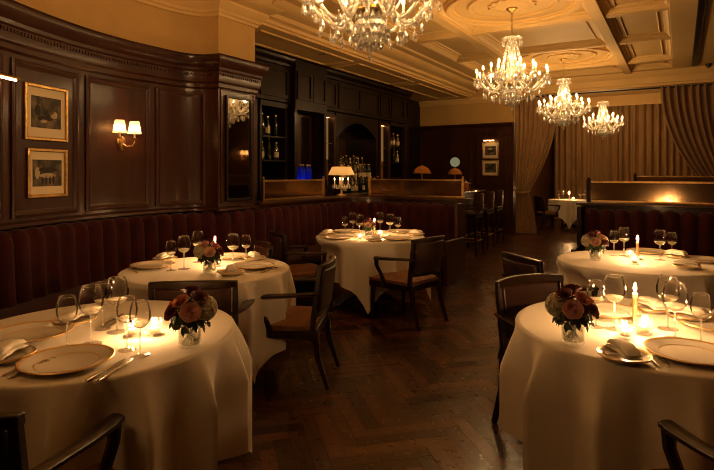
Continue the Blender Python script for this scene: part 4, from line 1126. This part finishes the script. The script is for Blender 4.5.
place('wall_sconce',sconce,(x,y,EYE-(141-HY)*d/F),rz,'brass two-armed sconce with lit cream shades on the curved panelled wall','wall lamp','brass sconces')
place('wall_sconce',sconce,(XR,12.3,1.95),PI/2,'brass two-armed sconce that shows only reflected in the pier mirror','wall lamp','brass sconces')
# ================================================================== PICTURES
def picture(w,h,fr,rect,shapes,label,group,loc,rz):
    t=thing('framed_picture',label,'picture',loc,rz,group); f=.028
    m=MB()
    for s in (-1,1):
        m.box((s*(w/2-f/2),.013,0),(f,.026,h)); m.box((0,.013,s*(h/2-f/2)),(w-2*f,.026,f))
    obj('frame',m,fr,t,bevel=.006)
    m=MB(); m.box((0,.006,0),(w-2*f,.006,h-2*f)); obj('mat_board',m,M['mat'],t)
    x0,x1,z0,z1=rect
    m=MB(); m.box(((x0+x1)/2*w,.0105,(z0+z1)/2*h),((x1-x0)*w,.003,(z1-z0)*h)); 
    for (cx,cz,rx,rzz,mi) in shapes:
        m.cur=mi; n=14; M4=Matrix(((1,0,0,0),(0,0,1,0),(0,1,0,0),(0,0,0,1)))
        X=(x0+(x1-x0)*cx)*w; Z=(z0+(z1-z0)*cz)*h
        m.prism([(X+rx*w*math.cos(2*PI*k/n),Z+rzz*h*math.sin(2*PI*k/n)) for k in range(n)],.012,.0127,M4)
    obj('print',m,[M['print'],M['ink'],M['pale']],t,smooth=False)
    return t
x,y,rz,d=wall_pt(45.5)
picture(.475,.475,M['gilt'],(-.34,.34,-.27,.29),[(.2,.45,.05,.06,2),(.28,.4,.06,.04,2),(.42,.35,.10,.06,1),(.5,.5,.06,.05,1),(.66,.3,.10,.05,1),(.6,.22,.08,.03,2),(.8,.55,.07,.1,1)],'gilt-framed dark print of blurred galloping shapes, hung above the other on the curved wall','pictures on the curved wall',(x,y,EYE-(113.5-HY)*d/F),rz)
x,y,rz,d=wall_pt(46.5)
picture(.44,.42,M['gilt'],(-.36,.36,-.27,.27),[(.5,.62,.24,.05,1),(.5,.4,.2,.05,2),(.3,.25,.03,.1,1),(.42,.22,.03,.09,1),(.55,.25,.03,.1,1),(.68,.22,.03,.09,1),(.85,.5,.06,.12,2)],'thin-framed print of a building with dark figures, hung below the other on the curved wall','pictures on the curved wall',(x,y,EYE-(173-HY)*d/F),rz)
def picture_light(): 
    t=thing('picture_light')
    m=MB(); m.tube([(0,0,-.03),(0,.05,.02),(0,.11,.03),(0,.14,.01)],.006,8); m.box((0,.004,-.03),(.05,.008,.04)); obj('bracket',m,M['brass'],t)
    m=MB()
    pts=[(.14+.024*math.cos(a),.0+.024*math.sin(a)) for a in [PI*k/8 for k in range(9)]]
    m.prism([(yy,zz) for yy,zz in pts]+[(.118,.002),(.162,.002)][::-1] if False else pts,-.14,.14,Matrix(((0,0,1,0),(1,0,0,0),(0,1,0,0),(0,0,0,1)))); obj('hood',m,M['brass'],t)
    m=MB(); m.tube([(-.12,.14,-.008),(.12,.14,-.008)],.008,8); obj('bulb',m,M['hoodbulb'],t)
    return t
x,y,rz,d=wall_pt(-13)
place('picture_light',picture_light,(x,y,EYE-(77-HY)*d/F),rz,'brass picture light at the picture edge on the curved wall','picture light','brass picture lights')
d=YB/(sn*(490.5-HX)/F+cs)
px=W((490.5-HX)/F*d,d)
picture(.42,.42,M['gilt'],(-.33,.33,-.28,.25),[(.3,.5,.1,.1,1),(.6,.4,.12,.08,1),(.5,.7,.15,.04,2)],'small gilt-framed print under a picture light on the back wall','pictures on the back wall',(px[0],YB,EYE-(150.5-HY)*d/F),PI)
picture(.42,.40,M['gilt'],(-.33,.33,-.28,.28),[(.4,.5,.12,.12,1),(.7,.4,.08,.1,1)],'small gilt-framed print hung below the lit one on the back wall','pictures on the back wall',(px[0],YB,EYE-(168-HY)*d/F),PI)
place('picture_light',picture_light,(px[0],YB,EYE-(140.5-HY)*d/F),PI,'brass picture light shining on the small print of the back wall','picture light','brass picture lights')
# ================================================================== BAR LAMPS
t=thing('crystal_table_lamp','table lamp with pleated cream shade and crystal candelabra base on the divider corner','table lamp',(-4.60,7.14,1.113))
m=MB(); m.lathe([(.075,0),(.075,.012),(.05,.025),(.02,.04),(.016,.10),(.03,.13),(.016,.16),(.014,.30),(0,.30)],20); obj('base',m,M['gold'],t)
m=MB(); m.surf([(.215,.325),(.15,.46)],32); obj('lamp_shade',m,M['shade'],t)
m=MB(); m.surf([(.217,.322),(.219,.332),(.214,.334)],32); m.surf([(.152,.457),(.153,.464),(.148,.464)],32); obj('shade_trim',m,M['gold'],t)
m=MB(); m.lathe([(.01,.46),(.014,.475),(.005,.49),(0,.5)],10); obj('finial',m,M['gold'],t)
m=MB(); m.ball((0,0,.37),.028,10,7,(1,1,1.4)); obj('bulb',m,M['shadebulb'],t)
md=MB(); md.lathe([(0,0),(.01,-.02),(.016,-.045),(.010,-.062),(0,-.07)],6); dm=md.mesh('crystal_drop',M['crystal'],True,15)
for k in range(4):
    a=PI/4+PI/2*k; c,s_=math.cos(a),math.sin(a)
    m=MB(); m.tube([(.015*c,.015*s_,.13),(.06*c,.06*s_,.11),(.105*c,.105*s_,.14),(.11*c,.11*s_,.17)],.006,6); m.lathe([(.008,0),(.03,.012),(.031,.016),(.01,.016),(0,.016)],12,(.11*c,.11*s_,.17)); ar=obj('arm',m,M['gold'],t)
    m=MB(); m.lathe([(.010,0),(.010,.06),(0,.06)],8,(.11*c,.11*s_,.186)); obj('candle_sleeve',m,M['wax'],ar)
    m=MB(); m.lathe([(0,0),(.009,.012),(.007,.026),(0,.045)],8,(.11*c,.11*s_,.246)); obj('bulb',m,M['hoodbulb'],ar)
    for q in range(5):
        w=2*PI*q/5; obj('crystal_drop',dm,None,ar,(.11*c+.03*math.cos(w),.11*s_+.03*math.sin(w),.18))
def bar_lamp():
    t=thing('bar_lamp')
    m=MB(); m.lathe([(.07,0),(.07,.012),(.03,.03),(.014,.05),(.012,.36),(0,.36)],20); obj('base',m,M['brass'],t)
    m=MB(); m.surf([(.16,.36),(.15,.40),(.115,.45),(.06,.485),(.015,.495)],28); obj('lamp_shade',m,M['shade_amber'],t)
    m=MB(); m.surf([(.161,.355),(.163,.362),(.159,.366)],28); obj('shade_rim',m,M['brass'],t)
    m=MB(); m.ball((0,0,.41),.02,8,6); obj('bulb',m,pbr_bulb,t)
    m=MB(); m.lathe([(.012,.495),(.016,.505),(.006,.518),(0,.525)],10); obj('finial',m,M['brass'],t)
    return t
pbr_bulb=emit('small_bulb',(1,.55,.2),5.5)
zb=1.106
def on_bar(px,x): 
    tt=(px-HX)/F; d=x/(cs*tt-sn); return W(tt*d,d)
p=on_bar(422,-4.05); place('bar_lamp',bar_lamp,(p[0],p[1],zb),0,'small domed amber lamp standing alone on the bar counter','table lamp','domed bar lamps')
p=on_bar(455,-4.0); place('bar_lamp',bar_lamp,(p[0],p[1],zb),0,'small domed amber lamp below the round pale globe','table lamp','domed bar lamps',scale=.93)
p=on_bar(455,-4.2)
t=thing('globe_lamp','round pale glowing globe on a slim stand at the end of the bar','lamp',(p[0],p[1],zb))
m=MB(); m.lathe([(.06,0),(.06,.012),(.02,.03),(.01,.05),(.01,.485),(.03,.50),(0,.50)],16); obj('stand',m,M['brass'],t)
m=MB(); m.ball((0,0,.60),.105,20,12); obj('globe',m,M['globe'],t)
for (px,x,lb,kd) in ((431,-4.0,'wine glass standing between the two domed bar lamps','w'),(448,-3.9,'wine glass just before the lamp under the globe','w'),(470,-3.95,'wine glass at the open end of the bar counter','r')):
    p=on_bar(px,x); place('glass_'+kd,g_red if kd=='r' else g_white,(p[0],p[1],zb),0,lb,'wine glass','wine glasses')
p=on_bar(466,-3.85); t=thing('cocktail_jar','squat amber jar with a pale lid on the bar counter end','jar',(p[0],p[1],zb))
m=MB(); m.lathe([(.05,0),(.065,.02),(.065,.12),(.05,.15),(0,.15)],18); obj('body',m,M['shade_amber'],t)
m=MB(); m.lathe([(.055,.15),(.055,.17),(.02,.185),(.015,.2),(0,.2)],18); obj('lid',m,M['china'],t)
# ================================================================== DRAPES
def drape(name,label,nx,top,path_fn,ztop,zbot,loc=(0,0,0),mat='curtain',nz=26):
    """path_fn(u,z) -> (x,y): a pleated sheet, u 0..1 across, z height"""
    m=MB(); vs=[];fs=[]
    for iz in range(nz+1):
        z=ztop+(zbot-ztop)*iz/nz
        for ix in range(nx+1):
            x,y=path_fn(ix/nx,z); vs.append((x-loc[0],y-loc[1],z))
    for iz in range(nz):
        for ix in range(nx): q=iz*(nx+1)+ix; fs.append((q,q+nx+1,q+nx+2,q+1))
    m.add(vs,fs); o=obj(name,m,M[mat],None,(loc[0],loc[1],0),ang=180); return tag(o,label,'curtain')
def back_curtain(x0,x1,y,pl,seed):
    r=random.Random(seed); n=int((x1-x0)/pl)
    A=[r.uniform(.75,1.2) for _ in range(n+2)]; Ph=[r.uniform(-.25,.25) for _ in range(n+2)]
    def f(u,z):
        s=u*n; i=int(s); g=s-i; a=A[i]*(1-g)+A[i+1]*g; ph=Ph[i]*(1-g)+Ph[i+1]*g
        w=math.sin(2*PI*(s+ph)); w=math.copysign(abs(w)**.7,w)
        sp=1+.12*(3.4-z)/3.4
        return (x0+(x1-x0)*u+.015*math.sin(4*PI*s+1), y-.070*a*sp*w)
    return f,n
for (x0,x1,lb,sd) in ((XA+.05,-1.52,'pleated brown curtain on the alcove wall behind the distant table',1),(-1.50,.62,'pleated brown curtain on the alcove wall rising above the higher glass screen',2),(.64,XR-.05,'pleated brown curtain on the alcove wall hidden by the tied drape',3)):
    f,n=back_curtain(x0,x1,YA-.22,.165,sd); drape('window_curtain',lb,n*10,None,f,3.62,.02,((x0+x1)/2,YA-.22,0),nz=6)
def tied(x0,x1,xt0,xt1,zt,y0,n,seed,bulge):
    """hung from x0..x1 at the top, gathered to xt0..xt1 at the height of the tie-back"""
    r=random.Random(seed); Ph=[r.uniform(-.5,.5) for _ in range(n+2)]; A=[r.uniform(.7,1.25) for _ in range(n+2)]
    def f(u,z):
        if z>=zt: g=((ZS-z)/(ZS-zt)); g=g**1.9*(1-.25*(1-g)) if True else g
        else: g=1-.30*((zt-z)/zt)**.7
        a=x0+(xt0-x0)*g; b=x1+(xt1-x1)*g
        wd=abs(b-a); s=u*n; i=int(s); q=s-i; ph=Ph[i]*(1-q)+Ph[i+1]*q; am=A[i]*(1-q)+A[i+1]*q
        amp=.055*am*(1-.35*g)
        return (a+(b-a)*u, y0-.05*g-amp*math.sin(2*PI*s+ph)*1.0-(bulge*g*math.sin(PI*u)))
    return f
f=tied(-3.43,-2.42,-3.40,-3.10,1.0,YB+.14,9,5,.06)
o=drape('gathered_drape','long gold drape gathered by a tie-back, hanging beside the small back-wall pictures',9*12,None,f,ZS-.03,.02,(-3.1,YB+.1,0),nz=44)
m=MB(); m.tube([(-3.44+3.1,.06,1.06),(-3.40+3.1,-.08,1.02),(-3.24+3.1,-.17,.99),(-3.09+3.1,-.10,1.02),(-3.07+3.1,.06,1.05)],.02,8,flat=(.5,1.4)); obj('tie_back',m,M['curtain'],o)
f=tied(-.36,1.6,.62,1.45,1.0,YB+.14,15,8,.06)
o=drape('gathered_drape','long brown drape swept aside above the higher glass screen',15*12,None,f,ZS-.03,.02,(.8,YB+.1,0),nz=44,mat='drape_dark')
m=MB(); m.tube([(-.20,.06,1.06),(-.16,-.12,1.02),(.22,-.25,.99),(.65,-.12,1.02),(.7,.06,1.05)],.02,8,flat=(.5,1.4)); obj('tie_back',m,M['curtain'],o)
t=thing('curtain_rod','dark curtain rod under the beam carrying the two drapes','curtain rod',(-.3,YB+.14,ZS-.05))
m=MB(); m.tube([(-3.12,0,0),(2.85,0,0)],.016,10); obj('rod',m,M['black'],t)
for x in (-2.5,.0,2.4):
    m=MB(); m.tube([(x,0,0),(x,0,.03)],.01,6); obj('bracket',m,M['black'],t)
# ================================================================== CAMERA AND WORLD
cam=bpy.data.cameras.new('camera'); co=bpy.data.objects.new('camera',cam); C.objects.link(co)
co.location=(0,0,EYE); co.rotation_euler=(PI/2,0,YAW)
cam.sensor_width=36; cam.lens=36*F/714; cam.shift_y=(HY-235)/714; cam.clip_start=.05
scene.camera=co
w=bpy.data.worlds.new('world'); scene.world=w; w.use_nodes=True
w.node_tree.nodes['Background'].inputs[0].default_value=(.01,.006,.003,1); w.node_tree.nodes['Background'].inputs[1].default_value=.2
scene.view_settings.view_transform='Standard'; scene.view_settings.look='None'; scene.view_settings.exposure=EXPOSURE; scene.view_settings.gamma=1
cy=scene.cycles; cy.use_denoising=True; cy.max_bounces=10; cy.diffuse_bounces=4; cy.glossy_bounces=4; cy.transmission_bounces=6; cy.transparent_max_bounces=24
cy.sample_clamp_indirect=4; cy.blur_glossy=.5; cy.caustics_reflective=False; cy.caustics_refractive=False; cy.use_light_tree=True; cy.filter_width=1.0
